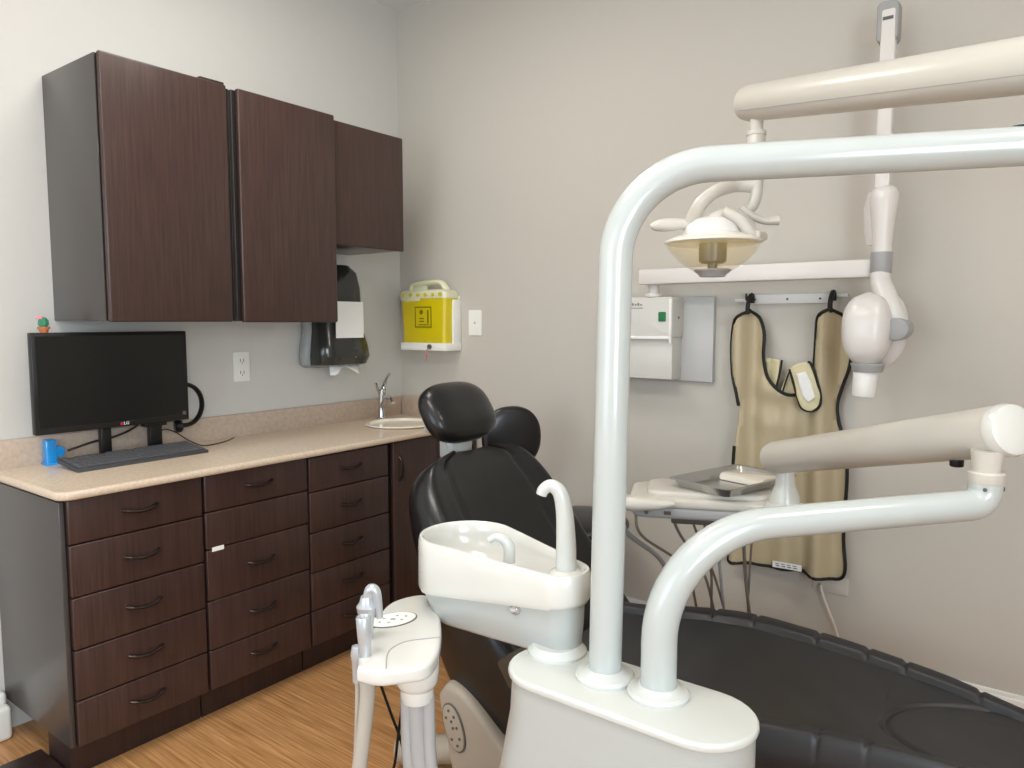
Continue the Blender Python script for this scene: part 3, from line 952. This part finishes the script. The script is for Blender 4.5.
# base under the seat
obj('base_column', join(prism(ell(2.30, CY, .42, .17, 40, 3), .055, .33, .02), prism(ell(2.32, CY, .50, .23, 40, 4), 0.0, .06, .012)), 'taupe', ch)
obj('seat_frame', prism(ell(2.35, CY, .62, .16, 40, 4), .33, .41, .015), 'taupe', ch)

# backrest: padded shell along a reclined spine
SP = [V((1.86, 0, .31)), V((1.75, 0, .42)), V((1.61, 0, .575)), V((1.48, 0, .735)), V((1.385, 0, .86)), V((1.32, 0, .940)), V((1.295, 0, .967))]
BW = [.285, .310, .320, .322, .305, .245, .12]
TH = [.24, .275, .255, .150, .098, .075, .04]
sp = spline(SP, 8)
bw = [p.y for p in spline([V((0, b, 0)) for b in BW], 8)]
th = [p.y for p in spline([V((0, b, 0)) for b in TH], 8)]
rings = []
for i, p in enumerate(sp):
    tg = (sp[min(i + 1, len(sp) - 1)] - sp[max(i - 1, 0)]).normalized()
    nn = V((tg.z, 0, -tg.x))           # forward and up
    w, h = bw[i], th[i]
    r_ = []
    m = 44
    for k in range(m + 1):
        t_ = -1 + 2 * k / m
        a = abs(t_)
        o_ = .030 * a ** 2.5 if a < .86 else .030 * .86 ** 2.5 - .05 * ((a - .86) / .14) ** 2
        if abs(a - (.64 - .24 * (1 - i / len(sp)) ** 1.5)) < .022 and i > 10: o_ -= .006
        r_.append(V((p.x, CY + t_ * w, p.z)) + nn * o_)
    for k in range(1, m // 2):
        t_ = 1 - 2 * k / (m // 2)
        o_ = -h * (1 - abs(t_) ** 10) ** .5 - .035
        r_.append(V((p.x, CY + t_ * w * 1.0, p.z)) + nn * o_)
    rings.append(r_)
bk = obj('backrest', loft(rings), 'leather', ch, smooth=60)

# headrest with its bracket
def pad(c, ux, uy, uz, hx, hy, hz, p=2.8, dish=0.0, q=2.4, nu=40, nv=20, seam=False):
    """superellipsoid cushion; ux across, uy up, uz facing"""
    bm = bmesh.new()
    rings_ = []
    for j in range(nv + 1):
        ph = -PI / 2 + PI * j / nv
        cz, sz = math.cos(ph), math.sin(ph)
        rr_ = abs(cz) ** (2 / q)
        zz = math.copysign(abs(sz) ** (2 / q), sz)
        ring = []
        for k in range(nu):
            a = 2 * PI * k / nu
            x_ = math.copysign(abs(math.cos(a)) ** (2 / p), math.cos(a)) * rr_
            y_ = math.copysign(abs(math.sin(a)) ** (2 / p), math.sin(a)) * rr_
            zq = zz * hz
            if zz > 0: zq -= dish * (1 - min(1, y_ * y_)) * (1 - min(1, (x_ * 1.1) ** 2)) * min(1, zz * 1.5)
            ring.append(V(c) + ux * (x_ * hx) + uy * (y_ * hy) + uz * zq)
        rings_.append(ring)
    b_ = loft(rings_)
    bmesh.ops.remove_doubles(b_, verts=b_.verts, dist=1e-5)
    return b_


hu = V((math.cos(math.radians(123)), 0, math.sin(math.radians(123)))).normalized()   # up along the headrest
hn = V((hu.z, 0, -hu.x)).normalized()
ha = V((0, 1, 0))
hc_ = V((1.255, -.985, 1.088))
hd = obj('headrest', pad(hc_, ha, hu, hn, .150, .102, .062, p=2.9, dish=.014, q=2.3), 'leather', ch, smooth=60)
obj('headrest_bracket', join(tube([hc_ - hn * .05 - hu * .02, hc_ - hn * .055 - hu * .09, V((1.25, -.985, .93)), V((1.33, -.985, .86))], [.034, .03, .026, .024], 12, flat=1.8, up=(0, 0, 1)),
                             box(1.17, 1.23, -1.06, -.91, 1.02, 1.10, .012), box(1.215, 1.27, -1.035, -.93, .94, 1.04, .01)), 'bluewhite', ch)['label'] = 'white headrest bracket'

# side link with oval button panel
lk = [(1.434, .318), (1.446, .350), (1.478, .375), (1.56, .345), (1.70, .24), (1.84, .22), (1.84, .06), (1.50, .04), (1.484, .11), (1.456, .23)]
lkp = [(p.x, p.y) for p in spline([V((a, b, 0)) for a, b in lk * 3], 5)][len(lk) * 5:len(lk) * 10]
L_ = obj('back_support', prism(lkp, 1.20, 1.29, .02, mtx=XZ()), 'taupe', ch)
pm = Matrix.Translation(V((1.500, 0, .258))) @ Matrix.Rotation(math.radians(-20), 4, 'Y')
obj('button_panel', xf(prism([(x * 1, y * 1) for x, y in ell(0, 0, .036, .068, 36, 2.2)], 1.29, 1.294, .001, mtx=XZ()), pm), 'dgrey', L_)
obj('panel_face', xf(prism(ell(0, 0, .032, .064, 36, 2.2), 1.2935, 1.296, .001, mtx=XZ()), pm), 'taupe', L_)
bms = []
for dx, dz in ((0, .048), (0, -.048), (-.016, .03), (.014, .03), (-.016, -.03), (.014, -.03), (0, 0), (0, .018), (.014, 0)):
    obj('button', xf(cyl((dx, -1.2955, dz), (dx, -1.2975, dz), .0042, n=12), pm), 'dgrey', L_)
obj('foot_tube', cyl((1.20, -1.21, .045), (1.50, -1.12, .115), .042, bev=.01), 'taupe', ch)
# folded armrest between the back and the seat
AMt = Matrix.Translation(V((1.775, -1.325, .535))) @ Matrix.Rotation(math.radians(-35), 4, 'Y')
obj('armrest', join(xf(box(-.075, .075, -.028, .028, -.04, .04, .012), AMt), cyl((1.78, -1.30, .50), (1.82, -1.16, .42), .022)), 'taupe_dark', ch)

# ================================================================== operator stool behind the chair
st = thing('operator_stool', (1.20, -0.36, 0), 'black round operator stool with back pad, behind the dental chair', 'stool')
sx_, sy_ = 1.24, -.30
obj('backrest', pad(V((1.01, -.375, .905)), V((.62, .78, 0)).normalized() * 1, V((0, 0, 1)), V((.78, -.62, 0)), .125, .128, .035, p=2.3, dish=.008), 'leather', st, smooth=60)
obj('seat', pad(V((1.28, -.27, .57)), V((1, 0, 0)), V((0, 1, 0)), V((0, 0, 1)), .19, .19, .045, p=2.1), 'leather', st, smooth=60)
obj('back_stem', tube([(1.0, -.385, .90), (.985, -.37, .75), (1.02, -.35, .56), (1.10, -.32, .515), (1.2, -.29, .515)], .014, 10, flat=1.6), 'black', st)
obj('gas_lift', join(cyl((1.28, -.27, .10), (1.28, -.27, .33), .03), cyl((1.28, -.27, .32), (1.28, -.27, .54), .02)), 'chrome', st)
for k in range(5):
    a = 2 * PI * k / 5 + .3
    e = V((1.28 + .23 * math.cos(a), -.27 + .215 * math.sin(a), .07))
    lg_ = obj('base_leg', tube([V((1.28, -.27, .115)), V((1.28, -.27, .11)).lerp(e, .5) + V((0, 0, .01)), e], [.022, .018, .013], 10), 'black', st)
    obj('caster', join(cyl(e + V((0, -.018, -.042)), e + V((0, -.006, -.042)), .027, n=20), cyl(e + V((0, .006, -.042)), e + V((0, .018, -.042)), .027, n=20), cyl(e + V((0, 0, -.045)), e + V((0, 0, 0)), .007)), 'black', lg_)

# ================================================================== side unit body with posts
UC = V((2.205, -1.655))
du = thing('dental_unit', (2.2, -1.655, 0), 'white floor-standing dental unit body with a flat oval top plate', 'dental unit')


def stad(x0, x1, cy, r, n=14):
    o = []
    for k in range(n + 1):
        a = -PI / 2 + PI * k / n
        o.append((x1 - r + r * math.cos(a), cy + r * math.sin(a)))
    for k in range(n + 1):
        a = PI / 2 + PI * k / n
        o.append((x0 + r + r * math.cos(a), cy + r * math.sin(a)))
    return o


rings = []
for z, ex, ey in ((0.0, .17, .03), (.05, .16, .03), (.2, .12, .025), (.4, .062, .015), (.55, .025, .006), (.66, .004, .0), (.728, 0, 0)):
    rings.append([V((x, y, z)) for x, y in stad(1.990 - ex, 2.438, -1.650, .084 + ey)])
obj('body', loft(rings), 'bluewhite', du, smooth=50)
obj('top_plate', prism(stad(1.982, 2.443, -1.650, .090), .726, .742, .006, 4), 'white', du)

ls = thing('lamp_stand', (2.166, -1.636, .74), 'tall white bent tube post with a thick cream upper arm that carries the lamp', 'lamp stand')
P0 = V((2.166, -1.636, .742))
jn = V((2.872, -1.322, 1.640))
obj('tube', tube(bend(P0, (2.176, -1.629, 1.632), jn, .155, 18), .0292, 32, smooth=False), 'post', ls, smooth=60)
obj('flange', lathe([(0, 0), (.052, 0), (.053, .006), (.049, .011), (.036, .014), (.031, .019), (0, .019)], P0 - V((0, 0, .0005)), n=40), 'white', ls)
d_ = (jn - V((2.176, -1.629, 1.632))).normalized()
oc = V((2.715, -1.392, 1.669))
obj('cap_screw', lathe([(0, 0), (.011, 0), (.011, .002), (.005, .003), (0, .003)], V((2.176, -1.629, 1.632)) + d_ * .60 + V((0, 0, .0305)), n=20), 'grey', ls)
obj('end_socket', join(lathe([(0, -.035), (.036, -.035), (.038, 0), (.038, .07), (.030, .075), (0, .075)], jn, n=32)), 'white', ls)

LE, RE = V((2.118, -.862, 1.925)), V((2.90, -1.375, 1.752))
ld = (RE - LE).normalized()


def capsule(a, b, r0, r1, e0=.02, e1=.02, n=36, squash=1.0):
    a, b = V(a), V(b)
    L = (b - a).length
    prof_ = [(0, 0), (r0 * .80, 0), (r0 * .93, e0 * .25), (r0, e0)] + [(r1, L - e1), (r1 * .93, L - e1 * .25), (r1 * .80, L), (0, L)]
    return lathe(prof_, a, b - a, n)


la = obj('balancing_arm', capsule(LE, RE, .044, .046), 'cream', ls)
la['label'] = 'thick cream upper arm'
obj('pivot', join(cyl(jn + V((0, 0, .06)), jn + V((0, 0, .16)), .026)), 'white', la)
sd = ld.cross(V((0, 0, 1))).normalized()
obj('seam', join(cyl(LE + ld * .02 - V((0, 0, .022)) - sd * -.0378, RE - ld * .02 - V((0, 0, .022)) - sd * -.0388, .0016, n=6)), 'grey', la)
HB = LE + ld * .045
obj('lamp_drop', join(cyl(HB - V((0, 0, .095)), HB - V((0, 0, .02)), .016, n=24), cyl(HB - V((0, 0, .165)), HB - V((0, 0, .080)), .022, bev=.003), cyl(HB - V((0, 0, .082)), HB - V((0, 0, .070)), .024, bev=.002)), 'cream', la)

# operating lamp
ol = thing('operating_lamp', (2.09, -.95, 1.5), 'round operating lamp with an amber shield and two side handles', 'lamp')
LD = 1.80
dc = at(713, 243, LD)
LN = V((0, 0, 1))
bw_ = .114
obj('shield', lathe([(bw_, 0), (bw_ * .90, -.022), (bw_ * .72, -.044), (bw_ * .50, -.062), (bw_ * .36, -.070)], dc, n=48, cap=False), 'amber', ol)
# open the caps of the amber bowl
obj('rim', lathe([(bw_, -.002), (bw_ + .004, 0), (bw_ + .003, .005), (bw_ * .98, .008), (bw_ * .75, .018), (bw_ * .62, .022), (0, .024)], dc, n=48), 'reflector', ol)
obj('reflector_dome', lathe([(.075, .02), (.068, .045), (.05, .062), (.025, .070), (0, .071)], dc + V((.0, 0, -.006)), n=40), 'xray', ol)
obj('bulb_holder', join(lathe([(0, .0), (.034, .0), (.033, -.045), (.026, -.05), (0, -.05)], dc, n=32), cyl(dc - V((0, 0, .066)), dc - V((0, 0, .05)), .012)), 'bulb', ol)
obj('front_cap', lathe([(0, -.082), (.030, -.082), (.034, -.076), (.045, -.068), (.044, -.064), (0, -.064)], dc, n=32), 'xgrey', ol)
HL = [at(651, 226, LD), at(665, 225, LD), at(685, 224, LD), at(697, 224, LD)]
obj('handle', tube([HL[0] + RT * -.002, HL[0] + RT * .01, HL[1], HL[2], HL[3]], [.004, .012, .016, .013, .008], 16, flat=1), 'cream', ol)
obj('handle', tube([at(740, 208, LD), at(752, 216, LD), at(765, 221, LD), at(778, 220, LD)], [.011, .010, .009, .013], 16), 'cream', ol)
obj('yoke', join(tube([at(692, 222, LD), at(700, 205, LD - .03), at(715, 192, LD - .03), at(735, 185, LD), at(757, 186, LD)], [.014, .013, .012, .012, .012], 14, flat=1.5),
                 tube([at(757, 172, LD), at(757, 190, LD), at(753, 205, LD), at(742, 214, LD + .02)], [.015, .014, .013, .012], 14, flat=1.2),
                 tube([at(700, 226, LD - .03), at(718, 216, LD - .04), at(735, 214, LD - .03), at(752, 228, LD - .02)], [.011, .013, .014, .013], 14),
                 tube([at(724, 211, LD - .05), at(740, 220, LD - .06), at(750, 232, LD - .06), at(757, 238, LD - .05)], [.012, .014, .015, .014], 14, flat=1.3),
                 box(*sum([[c - .03 + q, c + .03 + q] for c, q in zip(at(752, 236, LD - .04), (0, 0, .0))], [])[:4], at(752, 236, LD - .04).z - .012, at(752, 236, LD - .04).z + .010, .008),
                 tube([at(695, 226, LD), at(690, 222, LD), at(712, 222, LD)], [.012, .013, .012], 12)), 'cream', ol)
obj('hanger_stub', cyl(dc + (HB - dc) * 0 + V((HB.x - dc.x, HB.y - dc.y, HB.z - .20 - dc.z)), HB - V((0, 0, .16)), .013), 'cream', ol)

# ================================================================== delivery arm
da = thing('table_support', (2.269, -1.634, .74), 'short white bent tube with a cream upper arm holding up the instrument table', 'support')
Q0 = V((2.269, -1.634, .742))
EL = V((2.697, -1.252, 1.060))
QC = V((2.269, -1.634, 1.024))
path = bend(Q0, QC, QC.lerp(EL, .6), .20, 16)[:-1] + bend(QC.lerp(EL, .6), EL, EL + V((0, 0, .040)), .030, 8)[1:]
LN_ = len(path)
rad = [.0305 if i < 8 else .0305 - .0037 * min(1, (i - 8) / 9) for i in range(LN_)]
obj('lower_tube', tube(path, rad, 32, smooth=False), 'post', da, smooth=60)
obj('flange', lathe([(0, 0), (.052, 0), (.053, .006), (.049, .011), (.038, .014), (.033, .020), (0, .020)], Q0 - V((0, 0, .0005)), n=40), 'white', da)
obj('elbow_sleeve', join(lathe([(0, .0), (.0262, .0), (.0285, .004), (.0285, .020), (.027, .022), (0, .022)], EL + V((0, 0, .036)), n=32),
                         lathe([(0, .0), (.021, .0), (.023, .015), (.026, .038), (0, .038)], EL + V((0, 0, .056)), n=32)), 'cream', da)
for k in (-.6, .9):
    a = YAW + k - PI / 2
    obj('grub_screw', cyl(EL + V((.025 * math.cos(a), .025 * math.sin(a), .030)), EL + V((.0285 * math.cos(a), .0285 * math.sin(a), .030)), .0035, n=10), 'dgrey', da)
A0, A1 = V((2.172, -.735, 1.004)), at(1010, 430, 1.26)
obj('upper_arm', capsule(A0, A1, .0435, .0455), 'cream', da)
ad = (A1 - A0).normalized()
obj('end_cap', capsule(A1 - ad * .016, A1 + ad * .012, .0465, .0465, .004, .012), 'cuspwhite', da)
obj('release_knob', cyl(A1 - ad * .115 - V((0, 0, .058)), A1 - ad * .115 - V((0, 0, .035)), .012, bev=.003), 'black', da)

# instrument table head
DR = V((math.cos(math.radians(24)), math.sin(math.radians(24)), 0))
DF = V((-DR.y, DR.x, 0))
T0 = V((2.195, -.700, .905))
hc0 = V((1.985, -.655, 0))
dt = thing('instrument_table', (hc0.x, hc0.y, .80), 'white dental instrument table hung over the far side of the chair', 'instrument table')
DM = Matrix.Translation(hc0) @ Matrix((DR, DF, V((0, 0, 1)))).transposed().to_4x4()
obj('lower_shell', xf(prism(rrect(-.245, .20, -.11, .11, .045), .805, .842, .012, 3), DM), 'xgrey', dt)
obj('upper_shell', xf(join(prism(rrect(-.25, .205, -.115, .115, .05), .838, .868, .010, 3), prism(rrect(-.20, .16, -.09, .10, .04), .862, .882, .008, 3)), DM), 'cream', dt)
obj('mount_cone', lathe([(0, 0), (.056, 0), (.055, .012), (.047, .024), (.040, .026), (.038, .045), (.026, .075), (.022, .118), (0, .118)], V((2.197, -.695, .852)), n=36), 'white', dt)
obj('mount_ledge', prism(ell(2.178, -.690, .085, .08, 32), .822, .856, .008), 'cream', dt)
hm = [(-.225, -.14, .855), (-.20, -.155, .852), (-.14, -.158, .855), (-.09, -.15, .862)]
obj('handle', tube([DM @ V(p) for p in [(-.265, -.12, .850), (-.245, -.13, .852)] + [(-.22, -.135, .853), (-.16, -.14, .856), (-.12, -.14, .860)]], [.017, .022, .021, .015, .007], 14), 'cream', dt)
obj('holder_bar', xf(join(box(-.13, .05, -.08, -.05, .785, .808, .006), box(-.15, -.13, -.115, -.112, .82, .83, 0)), DM), 'taupe_dark', dt)
obj('side_bracket', xf(box(-.29, -.235, -.06, .0, .815, .85, .01), DM), 'cream', dt)
obj('knob', xf(cyl((-.20, -.12, .825), (-.20, -.11, .825), .006), DM), 'dgrey', dt)

ty_ = thing('steel_tray', (hc0.x + .02, hc0.y, .885), 'shallow shiny steel tray resting on the instrument table', 'tray')
TX = V((.27, .96, 0)).normalized()          # long axis of the tray
TY = V((-TX.y, TX.x, 0))
TM = Matrix.Translation(V((2.015, -.598, -.002))) @ Matrix((TX, TY, V((0, 0, 1)))).transposed().to_4x4()
def trr(e, z): return [TM @ V((x, y, z)) for x, y in rrect(-.165 + e, .165 - e, -.105 + e, .105 - e, .020)]
bm = loft([trr(-.006, .909), trr(-.008, .912), trr(-.004, .913), trr(.006, .911), trr(.016, .890), trr(.02, .888)], caps=False)
bm2 = loft([trr(.02, .888), trr(.03, .8875)], caps=True)
bm3 = loft([trr(-.006, .909), trr(.004, .907), trr(.013, .886), trr(.02, .884)], caps=False)
bm4 = loft([trr(.02, .884), trr(.03, .8835)], caps=True)
obj('pan', join(bm, bm2, bm3, bm4), 'steel', ty_)
pc = put(obj('instrument_pouch', loft([[TM @ V((x * (1 - e) + .08 * e, y, z)) for x, y in rrect(.02, .140, -.08, .07, .012)] for z, e in ((.8895, 0), (.896, -.02), (.904, .02), (.908, .2))]), 'pouch'),
         'crumpled clear-white sterile pouch lying in the steel tray', 'pouch')

# instrument hoses hanging from the table (each a hose)
for i, (x, y, lab, dx, mm, r_) in enumerate(((-.235, -.06, 'dark instrument hose hanging at the left end of the instrument table', .05, 'hose_dark', .0045), (-.13, .02, 'dark instrument hose hanging second from the left under the table', .05, 'hose_dark', .0045),
                                            (-.08, .06, 'dark hose hanging below the middle of the instrument table', .06, 'hose_dark', .004), (-.03, .03, 'grey hose slanting below the instrument table beside the bent tube', -.05, 'hose_dark', .0045),
                                            (.075, .06, 'dark upright hose hanging in front of the apron', .0, 'hose_dark', .0055), (.11, .04, 'thin grey hose at the right end under the instrument table', -.05, 'hose_dark', .0035),
                                            (-.275, -.03, 'pale grey hose hanging beside the tall post', .0, 'xgrey', .008), (0.0, .08, 'pale grey hose hanging just left of the apron hem', -.01, 'xgrey', .005))):
    p = DM @ V((x, y, .81))
    p2 = V((p.x + .02, p.y + .12, p.z))
    q = [p, p + V((dx * .2, .03, -.08)), V((p.x + dx * .6, -.50 if p.y < -.55 else p.y + .01, .56)), V((p.x + dx, -.43 if p.y < -.5 else p.y + .02, .38)), V((p.x + dx + .05, -.45, .22)), V((p.x + dx + .12, -.52, .24))]
    put(obj('instrument_hose', tube(q, r_, 10, sub=8), mm), lab, 'hose')

# ================================================================== cuspidor
cu = thing('cuspidor', (2.045, -1.605, .742), 'glossy white spittoon bowl with a tall curved water spout on the unit', 'spittoon')


def tear(z, g=0.0, left=0.0, n=48):
    """teardrop outline: large round end at the left, small at the right"""
    c1, r1 = V((1.752 + left, -1.524)), .110 + g
    c2, r2 = V((2.042, -1.590)), .056 + g
    ax = (c2 - c1)
    L = ax.length
    ax /= L
    base = math.atan2(ax.y, ax.x)
    al = math.acos((r1 - r2) / L)
    o = []
    for k in range(n // 2 + 1):
        a = base + al + (2 * PI - 2 * al) * k / (n // 2)
        o.append(V((c1.x + r1 * math.cos(a), c1.y + r1 * math.sin(a), z)))
    for k in range(n // 2 + 1):
        a = base - al + 2 * al * k / (n // 2)
        o.append(V((c2.x + r2 * math.cos(a), c2.y + r2 * math.sin(a), z)))
    return o


def slope(r_, zr, zl):   # z varies from left end to right end
    return [V((p.x, p.y, zl + (zr - zl) * max(0, min(1, (p.x - 1.67) / .42)))) for p in r_]


outer = [slope(tear(0, -.012), .842, .780), slope(tear(0, -.003), .844, .782), slope(tear(0, .002), .854, .795), slope(tear(0, .001), .88, .87), tear(.898, .0), tear(.905, -.003), tear(.906, -.007), tear(.902, -.012)]
inner = []
for k in range(1, 9):
    q = k / 8
    rg = []
    for p in tear(0, -.012 - .075 * q ** 2.2 * .0):
        c = V((1.80, -1.515, 0))
        f = 1 - .80 * q ** 2.2
        dd = p - V((c.x, c.y, 0))
        far = max(0, min(1, (p.x - 1.90) / .15))
        z = .902 - (.012 + .082 * (1 - far)) * math.sin(q * PI / 2) ** .8
        if far > 0:
            z = .902 - .014 * min(1, q * 3) - max(0, q - .35) * .10
        rg.append(V((c.x + dd.x * f, c.y + dd.y * f, z)))
    inner.append(rg)
obj('bowl', loft(outer + inner, caps=True), 'cuspwhite', cu, smooth=50)
obj('lower_body', loft([slope(tear(0, -.022, .03), .744, .722), slope(tear(0, -.016, .024), .750, .730), slope(tear(0, -.012), .80, .775), slope(tear(0, -.010), .85, .81)]), 'bluewhite', cu, smooth=50)
obj('swivel_base', lathe([(0, 0), (.057, 0), (.057, .006), (.050, .013), (.046, .018), (0, .018)], (2.040, -1.60, .7415), n=40), 'white', cu)
kp = at(517, 608, 1.475)

ka, kb_ = V((1.752 + .098 * .26, -1.524 - .098 * .966, 0)), V((2.042 + .044 * .26, -1.590 - .044 * .966, 0))
kn = V(((kb_ - ka).y, -(kb_ - ka).x, 0)).normalized()
kray = FW + (517 - 512) / FPX * RT - (608 - 384) / FPX * UP
knb = CAM + kray * ((ka - CAM).dot(kn) / kray.dot(kn))
obj('flow_knob', lathe([(0, 0), (.0125, 0), (.0125, .008), (.009, .013), (0, .014)], knb - kn * .001, kn, n=24), 'chrome', cu)
sp0 = V((2.043, -1.575, .894))
ho = -RT
obj('tall_spout', tube([sp0, sp0 + V((0, 0, .06)), sp0 + V((0, 0, .12)) + ho * .004, sp0 + V((0, 0, .155)) + ho * .013, sp0 + V((0, 0, .168)) + ho * .030, sp0 + V((0, 0, .160)) + ho * .044, sp0 + V((0, 0, .150)) + ho * .048],
                       [.0205, .0190, .0165, .0145, .0125, .0115, .0105], 20, sub=8), 'white', cu)
obj('spout_base', lathe([(0, 0), (.034, 0), (.030, .006), (.022, .010), (0, .010)], sp0 - V((0, 0, .006)), n=32), 'cuspwhite', cu)
sp1 = V((1.888, -1.552, .874))
obj('rinse_spout', tube([sp1, sp1 + V((0, 0, .03)), sp1 + V((0, 0, .048)) + ho * .010, sp1 + V((0, 0, .054)) + ho * .028, sp1 + V((0, 0, .047)) + ho * .042], [.0125, .012, .011, .009, .007], 16, sub=8), 'white', cu)

# ================================================================== assistant holder in front of the cuspidor
ah = thing('assistant_holder', (1.84, -1.78, 0), 'low white instrument holder with an oval keypad left of the spittoon', 'instrument holder')
hp_ = [(357, 672), (360, 655), (372, 632), (384, 612), (400, 603), (424, 599), (436, 607), (441, 625), (441, 645), (436, 660), (425, 670), (400, 674), (378, 676)]


def floorpt(px, py, z):
    d = FW + (px - 512) / FPX * RT - (py - 384) / FPX * UP
    t_ = (z - CAM.z) / d.z
    return CAM + d * t_


ZH = .745
hq = spline([floorpt(a, b - 5, ZH) for a, b in hp_] + [floorpt(357, 667, ZH)], 4)[:-1]
obj('body', prism([(p.x, p.y) for p in hq], ZH - .032, ZH, .009, 4), 'cuspwhite', ah)
kc_ = floorpt(393, 620, ZH)
ur = (floorpt(408, 617, ZH) - floorpt(378, 624, ZH)); ur.z = 0; ur.normalize()
vr = V((-ur.y, ur.x, 0))
KMx = Matrix.Translation(V((kc_.x, kc_.y, ZH))) @ Matrix((ur, vr, V((0, 0, 1)))).transposed().to_4x4()
obj('keypad_rim', xf(prism(ell(0, 0, .054, .036, 36), -.001, .0012), KMx), 'dgrey', ah)
kpd = obj('keypad', xf(prism(ell(0, 0, .0505, .0325, 36), .000, .002), KMx), 'outlet', ah)
bms = [cyl((dx, dy, .0015), (dx, dy, .0028), .0032, n=10) for dx, dy in ((-.03, 0), (-.015, .012), (-.015, -.012), (.015, .012), (.015, -.012), (.03, 0))]
bms.append(cyl((0, 0, .0015), (0, 0, .0026), .006, n=16))
obj('keys', xf(join(*bms), KMx), 'grey', kpd)
gl = [floorpt(386, 669, ZH + .001), floorpt(387, 656, ZH + .001), floorpt(392, 648, ZH + .001), floorpt(408, 641, ZH + .001), floorpt(440, 637, ZH + .001)]
obj('lid_line', tube(gl, .0011, 6), 'grey', ah)
nk = at(417, 690, 1.43)
obj('neck', lathe([(0, 0), (.030, 0), (.033, .012), (.033, .026), (.036, .028), (.042, .040), (.044, .062), (.044, .085), (0, .085)], V((nk.x, nk.y, .643)), n=36), 'cuspwhite', ah)
obj('stem', join(tube([(nk.x - .004, nk.y, .655), (nk.x + .002, nk.y + .005, .5), (nk.x + .03, nk.y + .02, .33), (nk.x + .09, nk.y + .03, .15), (nk.x + .22, nk.y + .05, .08)], [.018, .018, .018, .018, .018], 16),
                 tube([(nk.x + .018, nk.y + .012, .655), (nk.x + .022, nk.y + .015, .5), (nk.x + .05, nk.y + .03, .33), (nk.x + .11, nk.y + .04, .15), (nk.x + .22, nk.y + .05, .09)], [.013] * 5, 14),
                 tube([(nk.x - .018, nk.y - .012, .655), (nk.x - .014, nk.y - .01, .5), (nk.x + .01, nk.y, .33), (nk.x + .08, nk.y + .02, .15), (nk.x + .22, nk.y + .05, .07)], [.012] * 5, 14)), 'tubegrey', ah)['label'] = 'bundle of grey tubes under the holder'

# suction handpieces and syringe standing in the holder, each with its hose
def down(p, dx, dy, r, m, parent):
    return obj('hose', tube([p, p - V((0, 0, .05)), V((p.x + dx * .3, p.y + dy * .3, .50)), V((p.x + dx * .7, p.y + dy * .7, .25)), V((p.x + dx, p.y + dy, .10)), V((p.x + dx + .06, p.y + dy + .04, .05)), V((p.x + dx + .30, p.y + dy + .12, .05))], r, 14, sub=8), m, parent)


h1 = at(366, 645, 1.39)
s1 = thing('suction_handpiece', (h1.x, h1.y, .66), 'chrome suction handpiece standing upright at the near edge of the low holder', 'handpiece')
obj('body', lathe([(0, 0), (.010, 0), (.011, .05), (.0135, .085), (.0145, .118), (.013, .121), (.010, .114), (0, .114)], V((h1.x, h1.y, .70)), (-.05, 0, 1), n=24), 'satin', s1)
down(V((h1.x, h1.y, .705)), -.05, -.04, .0145, 'hose', s1)
h2 = at(367, 606, 1.46)
s2 = thing('air_syringe', (h2.x, h2.y, .66), 'grey metal syringe with a bulbous head at the far edge of the low holder', 'handpiece')
obj('body', lathe([(0, 0), (.010, 0), (.011, .05), (.014, .07), (.020, .088), (.021, .098), (.015, .106), (.012, .118), (0, .120)], V((h2.x, h2.y, .715)), n=24), 'satin', s2)
obj('tip', tube([V((h2.x, h2.y, .82)), V((h2.x + .006, h2.y + .004, .846)), V((h2.x + .016, h2.y + .010, .840)), V((h2.x + .022, h2.y + .013, .79))], [.010, .011, .010, .007], 12), 'satin', s2)
down(V((h2.x, h2.y, .705)), -.03, -.06, .013, 'hose', s2)
h3 = at(357, 640, 1.41)
s3 = thing('saliva_ejector', (h3.x, h3.y, .66), 'short grey handpiece half hidden behind the chrome suction tip', 'handpiece')
obj('body', lathe([(0, 0), (.010, 0), (.011, .04), (.013, .055), (.010, .07), (0, .073)], V((h3.x, h3.y, .685)), n=24), 'satin', s3)
down(V((h3.x, h3.y, .69)), .0, -.03, .006, 'hose', s3)
for i, (a, b, lab) in enumerate((((379, 690), (402, 745), 'thin black cable slanting right behind the low holder'), ((404, 700), (396, 755), 'thin black cable slanting left behind the low holder neck'))):
    p, q = at(a[0], a[1] - 10, 1.50), at(b[0], b[1], 1.52)
    put(obj('control_cable', tube([p, p.lerp(q, .5), q, q + (q - p) * .5 + V((0, 0, -.05)), V((q.x + .02, q.y + .05, .06)), V((q.x + .15, q.y + .12, .02))], .003, 8), 'black'), lab, 'cable')

# ================================================================== light
w = bpy.data.worlds.new('world')
S.world = w
w.use_nodes = True
bg = w.node_tree.nodes['Background']
bg.inputs[0].default_value = (0.80, 0.90, 1.0, 1)
bg.inputs[1].default_value = 1.2


def area(name, loc, rot, sx, sy, power, col):
    l = bpy.data.lights.new(name, 'AREA')
    l.shape = 'RECTANGLE'
    l.size, l.size_y = sx, sy
    l.energy = power
    l.color = col
    o = bpy.data.objects.new(name, l)
    COL.objects.link(o)
    o.location = loc
    o.rotation_euler = rot
    return o


area('window_daylight', ((WX0 + WX1) / 2, RY - .15, (WZ0 + WZ1) / 2), (math.radians(90), 0, 0), 2.0, 1.5, 36, (0.80, 0.91, 1.0))
area('side_window_daylight', (RX + .15, (VY0 + VY1) / 2, (VZ0 + VZ1) / 2), (math.radians(90), 0, math.radians(90)), 1.6, 1.4, 78, (0.78, 0.90, 1.0))

vs = S.view_settings
vs.view_transform = 'Standard'
vs.look = 'None'
vs.exposure = 0.0
vs.gamma = 1.0
vs.use_curve_mapping = False

# tidy helper values
for o in bpy.data.objects:
    if '_w' in o: del o['_w']
